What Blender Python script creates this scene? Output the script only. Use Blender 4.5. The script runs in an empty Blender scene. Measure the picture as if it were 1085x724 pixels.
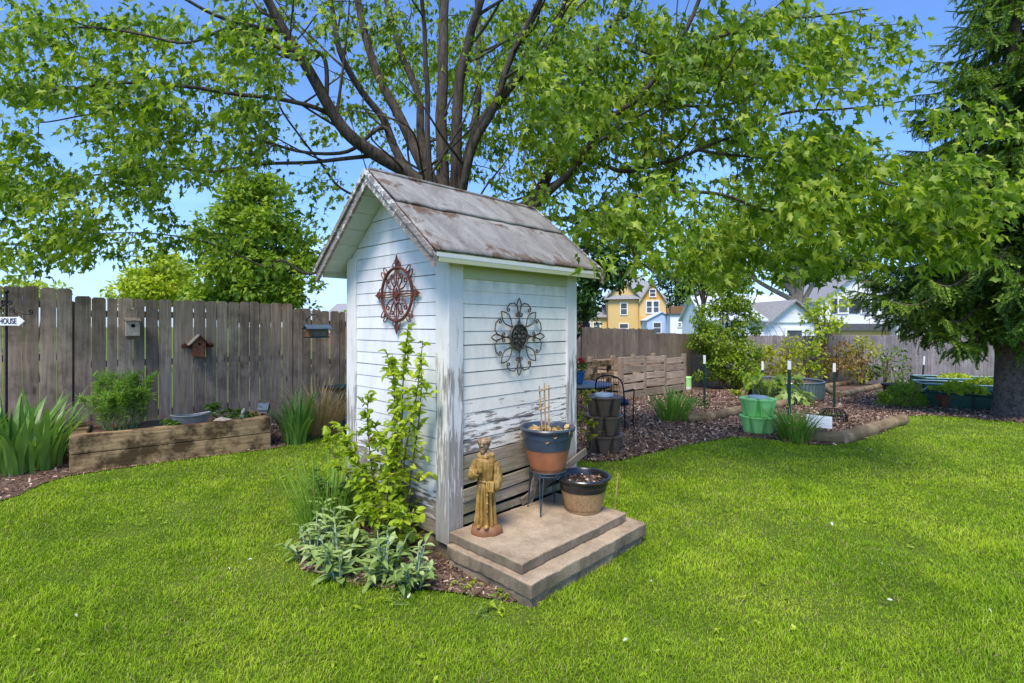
import bpy, bmesh, math, random
import numpy as np
from mathutils import Vector, Matrix, noise as mnoise

random.seed(7); RNG = np.random.default_rng(7)
SC = bpy.context.scene
COL = SC.collection
R = math.radians

# ------------------------------------------------------------------ image coordinates to scene positions
F, CX, HY, EYE = 552.0, 542.5, 344.0, 1.5          # camera focal (px), centre, horizon row, eye height

def gz(y):                                          # the yard is level near the shed, then falls away
    if y <= 7: return 0.0
    return -0.055 * (min(y, 24.0) - 7.0)

def G(u, v):                                        # image pixel -> point on the ground
    k = (v - HY) / F
    y = EYE / k
    if y > 7: y = (EYE - 0.385) / (k - 0.055)
    return Vector(((u - CX) / F * y, y, gz(y)))

def W(u, v, y):                                     # point at a known distance
    return Vector(((u - CX) / F * y, y, EYE - (v - HY) / F * y))

# ------------------------------------------------------------------ object bookkeeping
def tag(o, label=None, cat=None, group=None, kind=None):
    if label: o['label'] = label
    if cat: o['category'] = cat
    if group: o['group'] = group
    if kind: o['kind'] = kind
    return o

def empty(name, loc=(0, 0, 0), rz=0.0, label=None, cat=None, group=None):
    o = bpy.data.objects.new(name, None); COL.objects.link(o)
    o.location = loc; o.rotation_euler = (0, 0, rz); o.empty_display_size = 0.1
    return tag(o, label, cat, group)

def link(name, me, mat, parent=None, smooth=False):
    if mat: me.materials.append(mat)
    if smooth:
        me.polygons.foreach_set('use_smooth', np.ones(len(me.polygons), dtype=bool))
        if len(me.polygons) < 60000: me.set_sharp_from_angle(angle=R(38))
    o = bpy.data.objects.new(name, me); COL.objects.link(o)
    if parent: o.parent = parent
    return o

def arrays(name, V, Fc, mat, parent=None, smooth=False):
    V = np.asarray(V, dtype=np.float32).reshape(-1, 3); Fc = np.asarray(Fc, dtype=np.int32)
    me = bpy.data.meshes.new(name)
    n, k = Fc.shape
    me.vertices.add(len(V)); me.vertices.foreach_set('co', V.ravel())
    me.loops.add(n * k); me.loops.foreach_set('vertex_index', Fc.ravel())
    me.polygons.add(n)
    me.polygons.foreach_set('loop_start', np.arange(0, n * k, k, dtype=np.int32))
    me.update(calc_edges=True)
    return link(name, me, mat, parent, smooth)

def dup(root, loc, rz=None, label=None, scale=None):
    r = root.copy(); COL.objects.link(r); r.location = loc
    if rz is not None: r.rotation_euler = (r.rotation_euler[0], r.rotation_euler[1], rz)
    if label: r['label'] = label
    if scale: r.scale = (scale,) * 3
    for ch in list(root.children):
        c = ch.copy(); COL.objects.link(c); c.parent = r
        for g in ch.children:
            d = g.copy(); COL.objects.link(d); d.parent = c
    return r

def bevel(o, w=0.004, seg=2):
    m = o.modifiers.new('bevel', 'BEVEL'); m.width = w; m.segments = seg; m.limit_method = 'ANGLE'; m.angle_limit = R(40)
    return o

class MB:
    def __init__(s): s.v = []; s.f = []
    def add(s, vs, fs):
        b = len(s.v); s.v.extend([tuple(p) for p in vs]); s.f.extend([tuple(b + i for i in q) for q in fs]); return s
    def box(s, c, size, M=None):
        x, y, z = size[0] / 2, size[1] / 2, size[2] / 2
        vs = [Vector((sx * x, sy * y, sz * z)) for sx in (-1, 1) for sy in (-1, 1) for sz in (-1, 1)]
        if M is not None: vs = [M @ p for p in vs]
        vs = [p + Vector(c) for p in vs]
        return s.add(vs, [(0, 1, 3, 2), (4, 6, 7, 5), (0, 4, 5, 1), (2, 3, 7, 6), (0, 2, 6, 4), (1, 5, 7, 3)])
    def b2(s, lo, hi):
        return s.box([(a + b) / 2 for a, b in zip(lo, hi)], [b - a for a, b in zip(lo, hi)])
    def beam(s, p0, p1, w, h, up=(0, 0, 1)):
        p0, p1 = Vector(p0), Vector(p1); d = (p1 - p0); L = d.length; d.normalize()
        u = Vector(up); x = d.cross(u)
        if x.length < 1e-4: x = d.cross(Vector((1, 0, 0)))
        x.normalize(); z = x.cross(d)
        M = Matrix((x, d, z)).transposed()
        return s.box((p0 + p1) / 2, (w, L, h), M)
    def tube(s, pts, r, seg=6, cap=True):
        pts = [Vector(p) for p in pts]; n = len(pts)
        if not hasattr(r, '__len__'): r = [r] * n
        b = len(s.v); ref = None
        for i, p in enumerate(pts):
            t = (pts[min(i + 1, n - 1)] - pts[max(i - 1, 0)])
            t = t.normalized() if t.length > 1e-9 else Vector((0, 0, 1))
            if ref is None: ref = t.orthogonal().normalized()
            x = ref - t * ref.dot(t); x = x.normalized() if x.length > 1e-6 else t.orthogonal().normalized()
            ref = x; y = t.cross(x)
            for k in range(seg):
                a = 2 * math.pi * k / seg
                s.v.append(tuple(p + (x * math.cos(a) + y * math.sin(a)) * r[i]))
        for i in range(n - 1):
            for k in range(seg):
                k2 = (k + 1) % seg
                s.f.append((b + i * seg + k, b + i * seg + k2, b + (i + 1) * seg + k2, b + (i + 1) * seg + k))
        if cap:
            s.f.append(tuple(b + k for k in reversed(range(seg)))); s.f.append(tuple(b + (n - 1) * seg + k for k in range(seg)))
        return s
    def lathe(s, prof, c=(0, 0, 0), seg=40, sx=1, sy=1, mod=None):
        b = len(s.v); n = len(prof)
        for i, (r, z) in enumerate(prof):
            for k in range(seg):
                a = 2 * math.pi * k / seg; rr = r + (mod(a, z) if mod else 0)
                s.v.append((c[0] + rr * math.cos(a) * sx, c[1] + rr * math.sin(a) * sy, c[2] + z))
        for i in range(n - 1):
            for k in range(seg):
                k2 = (k + 1) % seg
                s.f.append((b + i * seg + k, b + i * seg + k2, b + (i + 1) * seg + k2, b + (i + 1) * seg + k))
        s.f.append(tuple(b + k for k in reversed(range(seg)))); s.f.append(tuple(b + (n - 1) * seg + k for k in range(seg)))
        return s
    def ball(s, c, r, seg=14, rings=9):
        if not hasattr(r, '__len__'): r = (r, r, r)
        prof = [(max(1e-4, math.sin(math.pi * i / rings)), -math.cos(math.pi * i / rings)) for i in range(rings + 1)]
        b = len(s.v); s.lathe(prof, (0, 0, 0), seg)
        for i in range(b, len(s.v)):
            p = s.v[i]; s.v[i] = (c[0] + p[0] * r[0], c[1] + p[1] * r[1], c[2] + p[2] * r[2])
        return s
    def prism(s, poly, O, ex, ey, t):
        """poly of 2-D points in plane (O,ex,ey) pushed out along ex x ey by t"""
        ex, ey, O = Vector(ex), Vector(ey), Vector(O); n = ex.cross(ey).normalized() * t; k = len(poly)
        a = [O + ex * p[0] + ey * p[1] for p in poly]
        return s.add(a + [p + n for p in a], [tuple(reversed(range(k))), tuple(range(k, 2 * k))] +
                     [(i, (i + 1) % k, k + (i + 1) % k, k + i) for i in range(k)])
    def build(s, name, mat, parent=None, smooth=False, bev=0):
        me = bpy.data.meshes.new(name); me.from_pydata(s.v, [], s.f); me.update()
        o = link(name, me, mat, parent, smooth)
        if bev: bevel(o, bev)
        return o

def smooth_pts(pts, n=4):
    """Catmull-Rom through the points"""
    pts = [Vector(p) for p in pts]; out = []
    for i in range(len(pts) - 1):
        p0, p1, p2, p3 = pts[max(i - 1, 0)], pts[i], pts[i + 1], pts[min(i + 2, len(pts) - 1)]
        for k in range(n):
            t = k / n
            out.append(0.5 * ((2 * p1) + (p2 - p0) * t + (2 * p0 - 5 * p1 + 4 * p2 - p3) * t * t + (3 * p1 - p0 - 3 * p2 + p3) * t ** 3))
    out.append(pts[-1]); return out

# ------------------------------------------------------------------ node materials
class NT:
    def __init__(s, name):
        s.m = bpy.data.materials.new(name); s.m.use_nodes = True; s.t = s.m.node_tree
        s.n = s.t.nodes; s.bsdf = s.n['Principled BSDF']; s.out = s.n['Material Output']
    def node(s, typ, **kw):
        n = s.n.new(typ)
        for k, v in kw.items(): setattr(n, k, v)
        return n
    def set(s, sock, val):
        if isinstance(val, bpy.types.NodeSocket): s.t.links.new(val, sock)
        elif isinstance(val, (tuple, list)) and len(val) == 3 and sock.type == 'RGBA': sock.default_value = (*val, 1)
        else: sock.default_value = val
    def pos(s): return s.node('ShaderNodeNewGeometry').outputs['Position']
    def obj(s): return s.node('ShaderNodeTexCoord').outputs['Object']
    def island(s): return s.node('ShaderNodeNewGeometry').outputs['Random Per Island']
    def scale(s, vec, xyz):
        n = s.node('ShaderNodeMapping'); s.set(n.inputs['Vector'], vec); n.inputs['Scale'].default_value = xyz; return n.outputs[0]
    def noise(s, vec, scale=5, detail=4, rough=0.6, dist=0):
        n = s.node('ShaderNodeTexNoise'); s.set(n.inputs['Vector'], vec)
        n.inputs['Scale'].default_value = scale; n.inputs['Detail'].default_value = detail
        n.inputs['Roughness'].default_value = rough; n.inputs['Distortion'].default_value = dist
        return n.outputs['Fac']
    def ramp(s, fac, stops):
        n = s.node('ShaderNodeValToRGB'); s.set(n.inputs[0], fac); e = n.color_ramp.elements
        while len(e) < len(stops): e.new(0.5)
        for el, (p, c) in zip(e, stops):
            el.position = p; el.color = (c, c, c, 1) if not hasattr(c, '__len__') else (*c, 1)
        return n.outputs[0]
    def mix(s, fac, a, b, mode='MIX'):
        n = s.node('ShaderNodeMix', data_type='RGBA', blend_type=mode)
        s.set(n.inputs[0], fac); s.set(n.inputs[6], a); s.set(n.inputs[7], b); return n.outputs[2]
    def math(s, op, a, b=0.0, clamp=False):
        n = s.node('ShaderNodeMath', operation=op); n.use_clamp = clamp; s.set(n.inputs[0], a); s.set(n.inputs[1], b); return n.outputs[0]
    def z(s, vec, axis=2):
        n = s.node('ShaderNodeSeparateXYZ'); s.set(n.inputs[0], vec); return n.outputs[axis]
    def remap(s, v, a, b, c=0.0, d=1.0):
        n = s.node('ShaderNodeMapRange'); s.set(n.inputs[0], v)
        for i, x in enumerate((a, b, c, d)): n.inputs[i + 1].default_value = x
        return n.outputs[0]
    def bump(s, h, strength=0.3, dist=0.01):
        n = s.node('ShaderNodeBump'); s.set(n.inputs['Height'], h); n.inputs['Strength'].default_value = strength
        n.inputs['Distance'].default_value = dist; s.t.links.new(n.outputs[0], s.bsdf.inputs['Normal']); return n.outputs[0]
    def fin(s, col, rough=0.8, metal=0.0, spec=0.3):
        s.set(s.bsdf.inputs['Base Color'], col); s.set(s.bsdf.inputs['Roughness'], rough)
        s.bsdf.inputs['Metallic'].default_value = metal; s.bsdf.inputs['Specular IOR Level'].default_value = spec
        return s.m

def plain(name, col, rough=0.6, metal=0.0, var=0.25, scale=12, spec=0.35, bump=0.15):
    t = NT(name); n = t.noise(t.obj(), scale, 5)
    lo = tuple(c * (1 - var) for c in col); hi = tuple(min(1, c * (1 + var)) for c in col)
    t.bump(n, bump, 0.004); return t.fin(t.ramp(n, [(0.3, lo), (0.7, hi)]), rough, metal, spec)

def leafmat(name, cols, trans=0.4, rough=0.45, tint=1.35, patch=1.2, spec=0.35):
    """cols dark->light, one random tone per leaf plus slow light and dark clumps"""
    t = NT(name)
    a = t.math('MULTIPLY', t.island(), 0.55); b = t.math('MULTIPLY', t.remap(t.noise(t.pos(), patch, 2), 0.3, 0.7), 0.45)
    f = t.math('ADD', a, b); k = len(cols) - 1
    c = t.ramp(f, [(0.1 + 0.8 * i / k, q) for i, q in enumerate(cols)])
    t.fin(c, rough, 0, spec)
    tr = t.node('ShaderNodeBsdfTranslucent'); t.set(tr.inputs[0], t.mix(1.0, c, (tint, tint * 1.0, tint * 0.55), 'MULTIPLY'))
    mx = t.node('ShaderNodeMixShader'); mx.inputs[0].default_value = trans
    t.t.links.new(t.bsdf.outputs[0], mx.inputs[1]); t.t.links.new(tr.outputs[0], mx.inputs[2]); t.t.links.new(mx.outputs[0], t.out.inputs[0])
    return t.m

def woodmat(name, lo, hi, axis=2, stain=0.5, island=0.35, bumps=0.5, stainscale=1.3):
    t = NT(name); p = t.obj(); sc = [22.0, 22.0, 22.0]; sc[axis] = 1.3
    isl = t.island(); off = t.node('ShaderNodeCombineXYZ')
    for i in range(3): t.set(off.inputs[i], t.math('MULTIPLY', isl, 37.0 + 11 * i))
    va = t.node('ShaderNodeVectorMath', operation='ADD'); t.set(va.inputs[0], p); t.set(va.inputs[1], off.outputs[0])
    g = t.noise(t.scale(va.outputs[0], sc), 1.6, 6, 0.7, 0.4)
    c = t.ramp(g, [(0.28, lo), (0.55, tuple((a + b) / 2 for a, b in zip(lo, hi))), (0.78, hi)])
    br = t.remap(isl, 0, 1, 1 - island, 1 + island)
    cb = t.node('ShaderNodeCombineXYZ'); [t.set(cb.inputs[i], br) for i in range(3)]
    c = t.mix(1.0, c, cb.outputs[0], 'MULTIPLY')
    st = t.ramp(t.noise(p, stainscale, 6, 0.68), [(0.43, 1.0), (0.57, 0.0)])
    c = t.mix(t.math('MULTIPLY', t.math('SUBTRACT', 1.0, st), stain), c, tuple(x * 0.28 for x in lo))
    kn = t.node('ShaderNodeTexVoronoi'); s2 = [7.0] * 3; s2[axis] = 2.2; t.set(kn.inputs['Vector'], t.scale(va.outputs[0], s2)); kn.inputs['Scale'].default_value = 1.0
    c = t.mix(t.ramp(kn.outputs['Distance'], [(0.05, 0.75), (0.16, 0.0)]), c, tuple(x * 0.3 for x in lo))
    t.bump(g, bumps, 0.006); return t.fin(c, 0.9, 0, 0.15)
# ------------------------------------------------------------------ materials
M = {}
M['fence'] = woodmat('weathered_fence_wood', (0.20, 0.145, 0.105), (0.58, 0.445, 0.345), 2, 0.55, 0.28)
M['fence_pale'] = woodmat('silvered_fence_wood', (0.19, 0.165, 0.16), (0.38, 0.345, 0.34), 2, 0.3, 0.18)
M['fence_dull'] = woodmat('brown_grey_fence_wood', (0.16, 0.12, 0.085), (0.35, 0.275, 0.205), 2, 0.3, 0.2)
M['timber'] = woodmat('old_bed_timber', (0.17, 0.105, 0.05), (0.60, 0.42, 0.23), 0, 0.9, 0.15, 0.6, 3.4)
M['pallet'] = woodmat('pallet_wood', (0.25, 0.175, 0.115), (0.72, 0.56, 0.41), 0, 0.3, 0.45)
M['log'] = woodmat('peeled_log', (0.20, 0.135, 0.07), (0.46, 0.34, 0.19), 1, 0.5, 0.25, 0.4, 2.2)
M['bamboo'] = plain('cane', (0.42, 0.27, 0.13), 0.6, var=0.3, scale=20)

def paint(name, height_lo, height_hi, white=(0.80, 0.81, 0.80), top=0.02, bottom=0.62, stretch=(5, 5, 34), mossy=0.25, bare=((0.13, 0.10, 0.08), (0.34, 0.29, 0.25)), eave_shade=0.0, grain_sc=(4, 4, 60)):
    t = NT(name); p = t.obj(); z = t.z(p)
    amt = t.remap(z, height_lo, height_hi, bottom, top)
    n = t.noise(t.scale(p, stretch), 1.0, 7, 0.68, 0.3)
    n2 = t.noise(p, 3.1, 3, 0.5)
    nn = t.math('ADD', t.math('MULTIPLY', n, 0.72), t.math('MULTIPLY', n2, 0.28))
    mask = t.ramp(t.math('SUBTRACT', t.math('ADD', nn, amt), 0.5), [(0.30, 0.0), (0.335, 1.0)])
    grain = t.noise(t.scale(p, grain_sc), 1.2, 5, 0.7)
    wood = t.ramp(grain, [(0.3, bare[0]), (0.7, bare[1])])
    moss = t.math('MULTIPLY', t.ramp(t.noise(p, 4.0, 4), [(0.45, 0.0), (0.6, 1.0)]), t.remap(z, height_lo + 0.1, height_lo + 0.5, mossy, 0.0))
    wood = t.mix(moss, wood, (0.11, 0.13, 0.035))
    dirt = t.noise(t.scale(p, (9, 9, 4)), 1.0, 5, 0.65)
    wcol = t.mix(t.ramp(dirt, [(0.42, 0.0), (0.8, 0.55)]), white, (0.50, 0.50, 0.47))
    isl = t.remap(t.island(), 0, 1, 0.91, 1.03); cb = t.node('ShaderNodeCombineXYZ'); [t.set(cb.inputs[i], isl) for i in range(3)]
    wcol = t.mix(1.0, wcol, cb.outputs[0], 'MULTIPLY')
    shade_amt = t.math('MULTIPLY', t.remap(z, 1.68, 1.84, 0.0, 1.0), eave_shade)  # olive darkening toward the wall top stands in for the eave's shade
    wcol = t.mix(t.math('MULTIPLY', shade_amt, t.remap(t.noise(t.scale(p, (5, 5, 3)), 2.0, 5), 0.35, 0.95)), wcol, (0.16, 0.165, 0.05))
    c = t.mix(mask, wcol, wood)
    t.bump(t.math('ADD', t.math('MULTIPLY', mask, -0.6), t.math('MULTIPLY', grain, 0.35)), 0.5, 0.003)
    return t.fin(c, 0.65, 0, 0.3)
M['siding'] = paint('peeling_white_siding', 0.3, 1.75, white=(0.89, 0.81, 0.70), eave_shade=1.0, bottom=0.40, top=0.03)
M['siding_side'] = paint('peeling_white_gable_siding', 0.05, 1.5, white=(0.80, 0.78, 0.78), bottom=0.43, top=0.03)
M['trim'] = paint('weathered_white_trim', 0.0, 2.1, white=(0.77, 0.73, 0.69), bottom=0.47, top=0.12, grain_sc=(55, 55, 3), stretch=(42, 42, 3), bare=((0.2, 0.18, 0.16), (0.42, 0.39, 0.36)))
M['verge'] = paint('flaking_bargeboard', 1.7, 2.8, white=(0.70, 0.665, 0.62), bottom=0.40, top=0.33, stretch=(9, 26, 30), mossy=0, bare=((0.12, 0.09, 0.075), (0.38, 0.32, 0.28)))
M['soffit'] = paint('off_white_soffit_paint', 0, 4, white=(0.66, 0.67, 0.62), bottom=0.12, top=0.08)  # greyer white for the boards under the roofing
M['greenish'] = paint('green_fascia_eave_shade', 0, 4, white=(0.47, 0.48, 0.26), bottom=0.12, top=0.08)  # green fascia colour; on the frieze it stands in for eave shade
M['bare_board'] = woodmat('bare_siding_board', (0.14, 0.11, 0.08), (0.40, 0.34, 0.27), 0, 0.3, 0.3)

def roofmat():
    t = NT('weathered_roof'); p = t.obj()
    st = t.noise(t.scale(p, (5, 2.2, 2.2)), 1.0, 7, 0.72, 0.6)
    c = t.ramp(st, [(0.25, (0.135, 0.12, 0.108)), (0.5, (0.255, 0.238, 0.215)), (0.75, (0.40, 0.385, 0.355))])
    n = t.noise(t.scale(p, (5, 5, 5)), 1.0, 7, 0.72, 0.5)
    edge = t.math('MULTIPLY', t.remap(t.z(p, 0), 0.10, -0.2, 0.0, 0.12), t.remap(t.z(p), 2.5, 2.0, 0.25, 1.0))
    band = t.remap(t.z(p), 2.16, 2.28, 0.0, 0.05)
    zz = t.z(p); eave = t.remap(zz, 2.10, 1.94, 0.0, 0.16); seam = t.remap(t.math('ABSOLUTE', t.math('SUBTRACT', zz, 2.262)), 0.0, 0.10, 0.13, 0.0); ridge = t.remap(zz, 2.46, 2.57, 0.0, 0.11)
    f = t.math('ADD', n, t.math('MAXIMUM', t.math('MAXIMUM', edge, eave), t.math('MAXIMUM', seam, ridge)))
    mask = t.ramp(f, [(0.60, 0.0), (0.69, 0.9)])
    c = t.mix(mask, c, t.ramp(t.noise(p, 60, 3), [(0.3, (0.055, 0.034, 0.022)), (0.7, (0.19, 0.115, 0.075))]))
    li = t.ramp(t.noise(p, 38, 5, 0.7), [(0.60, 0.0), (0.68, 0.6)])
    c = t.mix(li, c, (0.44, 0.43, 0.41))
    t.bump(t.math('ADD', n, t.math('MULTIPLY', st, 0.5)), 0.7, 0.012); return t.fin(c, 0.85, 0, 0.25)
M['roof'] = roofmat()

def concretemat():
    t = NT('old_concrete'); p = t.obj()
    a = t.noise(p, 3.2, 6, 0.65); b = t.noise(p, 140, 4, 0.7)
    c = t.ramp(a, [(0.3, (0.17, 0.12, 0.082)), (0.5, (0.38, 0.285, 0.19)), (0.72, (0.58, 0.45, 0.31))])
    c = t.mix(0.65, c, t.ramp(b, [(0.3, 0.28), (0.7, 0.72)]), 'OVERLAY')
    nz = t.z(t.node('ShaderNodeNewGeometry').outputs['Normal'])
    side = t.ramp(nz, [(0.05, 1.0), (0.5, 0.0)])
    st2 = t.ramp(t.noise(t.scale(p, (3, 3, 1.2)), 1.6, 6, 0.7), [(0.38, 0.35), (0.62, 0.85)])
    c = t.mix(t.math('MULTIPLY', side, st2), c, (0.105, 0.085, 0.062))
    pit = t.node('ShaderNodeTexVoronoi'); t.set(pit.inputs['Vector'], p); pit.inputs['Scale'].default_value = 85
    c = t.mix(t.ramp(pit.outputs['Distance'], [(0.08, 0.55), (0.25, 0.0)]), c, (0.07, 0.055, 0.04))
    li = t.math('MULTIPLY', t.ramp(t.noise(p, 9, 5, 0.7), [(0.6, 0.0), (0.68, 1.0)]), side)
    c = t.mix(t.math('MULTIPLY', li, 0.6), c, (0.24, 0.23, 0.05))
    t.bump(t.math('ADD', t.math('MULTIPLY', a, 1.2), t.math('MULTIPLY', b, 0.5)), 0.9, 0.012); return t.fin(c, 0.92, 0, 0.2)
M['concrete'] = concretemat()

def soilmat(name, lo, hi, scale=45):
    t = NT(name); p = t.pos(); n = t.noise(p, scale, 6, 0.75); m = t.noise(p, 2.3, 4)
    c = t.ramp(n, [(0.32, lo), (0.52, tuple((a + b) / 2.6 for a, b in zip(lo, hi))), (0.75, hi)])
    c = t.mix(t.ramp(m, [(0.4, 0.0), (0.7, 0.4)]), c, tuple(x * 1.2 for x in hi))
    t.bump(n, 1.0, 0.03); return t.fin(c, 0.95, 0, 0.1)
M['mulch'] = soilmat('bark_mulch', (0.07, 0.04, 0.028), (0.33, 0.21, 0.15))
M['soil'] = soilmat('dark_potting_soil', (0.018, 0.012, 0.008), (0.11, 0.08, 0.06), 70)
def chipmat():
    t = NT('wood_chip'); return t.fin(t.ramp(t.island(), [(0.0, (0.07, 0.040, 0.028)), (0.5, (0.20, 0.125, 0.088)), (0.85, (0.37, 0.25, 0.18)), (1.0, (0.72, 0.57, 0.44))]), 0.9, 0, 0.15)
M['chip'] = chipmat()

def groundmat():
    t = NT('lawn_ground'); p = t.pos(); n = t.noise(p, 60, 5, 0.7); m = t.noise(p, 0.9, 4)
    c = t.ramp(n, [(0.3, (0.06, 0.09, 0.012)), (0.7, (0.17, 0.25, 0.03))])
    c = t.mix(t.ramp(m, [(0.4, 0.0), (0.65, 0.5)]), c, (0.13, 0.17, 0.03))
    t.bump(n, 0.8, 0.03); return t.fin(c, 0.95, 0, 0.1)
M['ground'] = groundmat()

def grassmat():
    t = NT('grass_blade'); p = t.pos()
    big = t.noise(p, 1.1, 4, 0.6); mid = t.noise(p, 4.5, 3, 0.6)
    f = t.math('ADD', t.math('MULTIPLY', t.island(), 0.3), t.math('ADD', t.math('MULTIPLY', t.remap(big, 0.32, 0.68), 0.42), t.math('MULTIPLY', t.remap(mid, 0.3, 0.7), 0.28)))
    c = t.ramp(f, [(0.12, (0.15, 0.29, 0.012)), (0.36, (0.31, 0.50, 0.018)), (0.62, (0.48, 0.67, 0.03)), (0.9, (0.72, 0.80, 0.08))])
    dry = t.ramp(t.math('ADD', t.island(), t.math('MULTIPLY', t.remap(t.noise(p, 0.8, 3), .45, .75), .12)), [(0.965, 0.0), (0.975, 1.0)])
    c = t.mix(dry, c, (0.62, 0.50, 0.22))
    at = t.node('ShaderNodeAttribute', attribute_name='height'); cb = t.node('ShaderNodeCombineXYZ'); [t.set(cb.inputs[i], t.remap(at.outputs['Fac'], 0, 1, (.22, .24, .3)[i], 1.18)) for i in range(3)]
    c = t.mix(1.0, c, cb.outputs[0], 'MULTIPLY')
    t.fin(c, 0.5, 0, 0.25)
    tr = t.node('ShaderNodeBsdfTranslucent'); t.set(tr.inputs[0], t.mix(1.0, c, (1.25, 1.2, 0.6), 'MULTIPLY'))
    mx = t.node('ShaderNodeMixShader'); mx.inputs[0].default_value = 0.35
    t.t.links.new(t.bsdf.outputs[0], mx.inputs[1]); t.t.links.new(tr.outputs[0], mx.inputs[2]); t.t.links.new(mx.outputs[0], t.out.inputs[0])
    return t.m
M['grass'] = grassmat()

M['maple'] = leafmat('maple_leaf', [(0.05, 0.11, 0.008), (0.13, 0.23, 0.013), (0.27, 0.39, 0.026), (0.55, 0.62, 0.09)], 0.5, patch=1.6)
M['far_dark'] = leafmat('dark_maple_leaf', [(0.02, 0.06, 0.010), (0.035, 0.095, 0.014), (0.06, 0.13, 0.02)], 0.3, patch=0.5)
M['far_mid'] = leafmat('green_tree_leaf', [(0.09, 0.17, 0.014), (0.22, 0.34, 0.028), (0.40, 0.50, 0.055)], 0.45, patch=0.5)
M['far_yellow'] = leafmat('yellow_green_leaf', [(0.20, 0.29, 0.02), (0.40, 0.50, 0.035), (0.60, 0.66, 0.08)], 0.45, patch=0.7)
M['spruce'] = leafmat('spruce_needle', [(0.025, 0.07, 0.008), (0.075, 0.155, 0.016), (0.17, 0.285, 0.03), (0.34, 0.46, 0.055)], 0.22, 0.6, patch=0.9)
M['shrub'] = leafmat('shrub_leaf', [(0.18, 0.27, 0.018), (0.36, 0.48, 0.03), (0.60, 0.66, 0.07)], 0.45)
M['shrub_dark'] = leafmat('dark_shrub_leaf', [(0.05, 0.11, 0.015), (0.10, 0.19, 0.025), (0.18, 0.28, 0.04)], 0.4)
M['rust_leaf'] = leafmat('rusty_shrub_leaf', [(0.14, 0.13, 0.03), (0.28, 0.17, 0.05), (0.34, 0.28, 0.06)], 0.35)
M['gold_leaf'] = leafmat('golden_shrub_leaf', [(0.22, 0.26, 0.02), (0.38, 0.40, 0.03), (0.56, 0.52, 0.06)], 0.4)
M['silver_leaf'] = leafmat('silver_felted_leaf', [(0.14, 0.235, 0.045), (0.29, 0.40, 0.115), (0.50, 0.57, 0.27)], 0.25, 0.8, 1.0, spec=0.15)
M['blade'] = leafmat('strap_leaf', [(0.07, 0.17, 0.03), (0.13, 0.27, 0.05), (0.23, 0.38, 0.08)], 0.3, 0.4)
M['blade_bright'] = leafmat('bright_strap_leaf', [(0.11, 0.23, 0.03), (0.21, 0.37, 0.045), (0.34, 0.48, 0.07)], 0.35, 0.4)
M['dry'] = leafmat('dry_grass_blade', [(0.34, 0.21, 0.09), (0.56, 0.39, 0.18), (0.74, 0.56, 0.30)], 0.3, 0.7, 1.0)
M['red_petal'] = leafmat('red_petal', [(0.35, 0.012, 0.02), (0.55, 0.03, 0.04)], 0.3)
M['petal'] = leafmat('fallen_white_petal', [(0.45, 0.52, 0.36), (0.75, 0.78, 0.66)], 0.2, 0.6, 1.0)

def barkmat(name, lo, hi, sc=(22, 22, 3.5), bumps=1.0):
    t = NT(name); p = t.obj(); n = t.noise(t.scale(p, sc), 1.0, 6, 0.7, 0.6)
    c = t.ramp(n, [(0.34, lo), (0.66, hi)]); m = t.noise(p, 3, 4)
    c = t.mix(t.ramp(m, [(0.5, 0.0), (0.7, 0.4)]), c, tuple(x * 1.25 for x in hi))
    t.bump(n, bumps, 0.02); return t.fin(c, 0.95, 0, 0.15)
M['bark'] = barkmat('maple_bark', (0.022, 0.017, 0.013), (0.125, 0.10, 0.08))
M['bark_pale'] = barkmat('pale_bark', (0.16, 0.13, 0.10), (0.36, 0.30, 0.24))
M['bark_spruce'] = barkmat('spruce_bark', (0.045, 0.035, 0.03), (0.22, 0.175, 0.145), (16, 16, 14))
M['stem'] = plain('brown_stem', (0.13, 0.085, 0.05), 0.8)
M['stem_green'] = plain('green_stem', (0.16, 0.24, 0.08), 0.7)
M['stem_silver'] = plain('silver_stem', (0.34, 0.42, 0.30), 0.9)

M['iron'] = plain('black_iron', (0.022, 0.022, 0.024), 0.5, 0.6)
M['rust'] = plain('rusty_iron', (0.13, 0.042, 0.028), 0.75, 0.2, 0.6, 30)
M['grey_metal'] = plain('bronze_grey_metal', (0.085, 0.072, 0.062), 0.5, 0.5, 0.4, 25)
M['stand'] = plain('blue_grey_stand_metal', (0.05, 0.075, 0.09), 0.5, 0.4)
M['steel'] = plain('galvanised_steel', (0.35, 0.38, 0.40), 0.4, 0.7, 0.2, 9)
M['post_green'] = plain('green_post_paint', (0.012, 0.045, 0.03), 0.45, 0.2)
M['white_paint'] = plain('white_paint', (0.80, 0.80, 0.79), 0.5, var=0.06)
M['bed_green'] = plain('green_raised_bed_steel', (0.03, 0.10, 0.075), 0.4, 0.3, 0.25, 6)
M['bed_blue'] = plain('pale_teal_rail', (0.20, 0.34, 0.37), 0.45, 0.2, 0.2, 6)
M['bed_grey'] = plain('grey_green_corrugated', (0.14, 0.20, 0.185), 0.4, 0.4, 0.2, 7)
M['plastic_green'] = plain('bright_green_plastic', (0.40, 0.86, 0.27), 0.4, var=0.08, scale=4, spec=0.45, bump=0.03)
M['plastic_brown'] = plain('brown_plastic', (0.12, 0.085, 0.066), 0.45, var=0.2, scale=5, spec=0.4, bump=0.03)
M['plastic_grey'] = plain('blue_grey_plastic', (0.42, 0.50, 0.55), 0.4, var=0.1, scale=5, bump=0.03)
M['plastic_black'] = plain('black_plastic', (0.015, 0.015, 0.016), 0.5)
M['blue_glaze'] = plain('blue_glaze', (0.025, 0.12, 0.33), 0.2, var=0.3, spec=0.6)
M['cushion'] = plain('blue_cushion', (0.03, 0.04, 0.16), 0.9)
M['zinc'] = plain('dull_zinc', (0.22, 0.235, 0.26), 0.5, 0.5, 0.35, 9)
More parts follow.
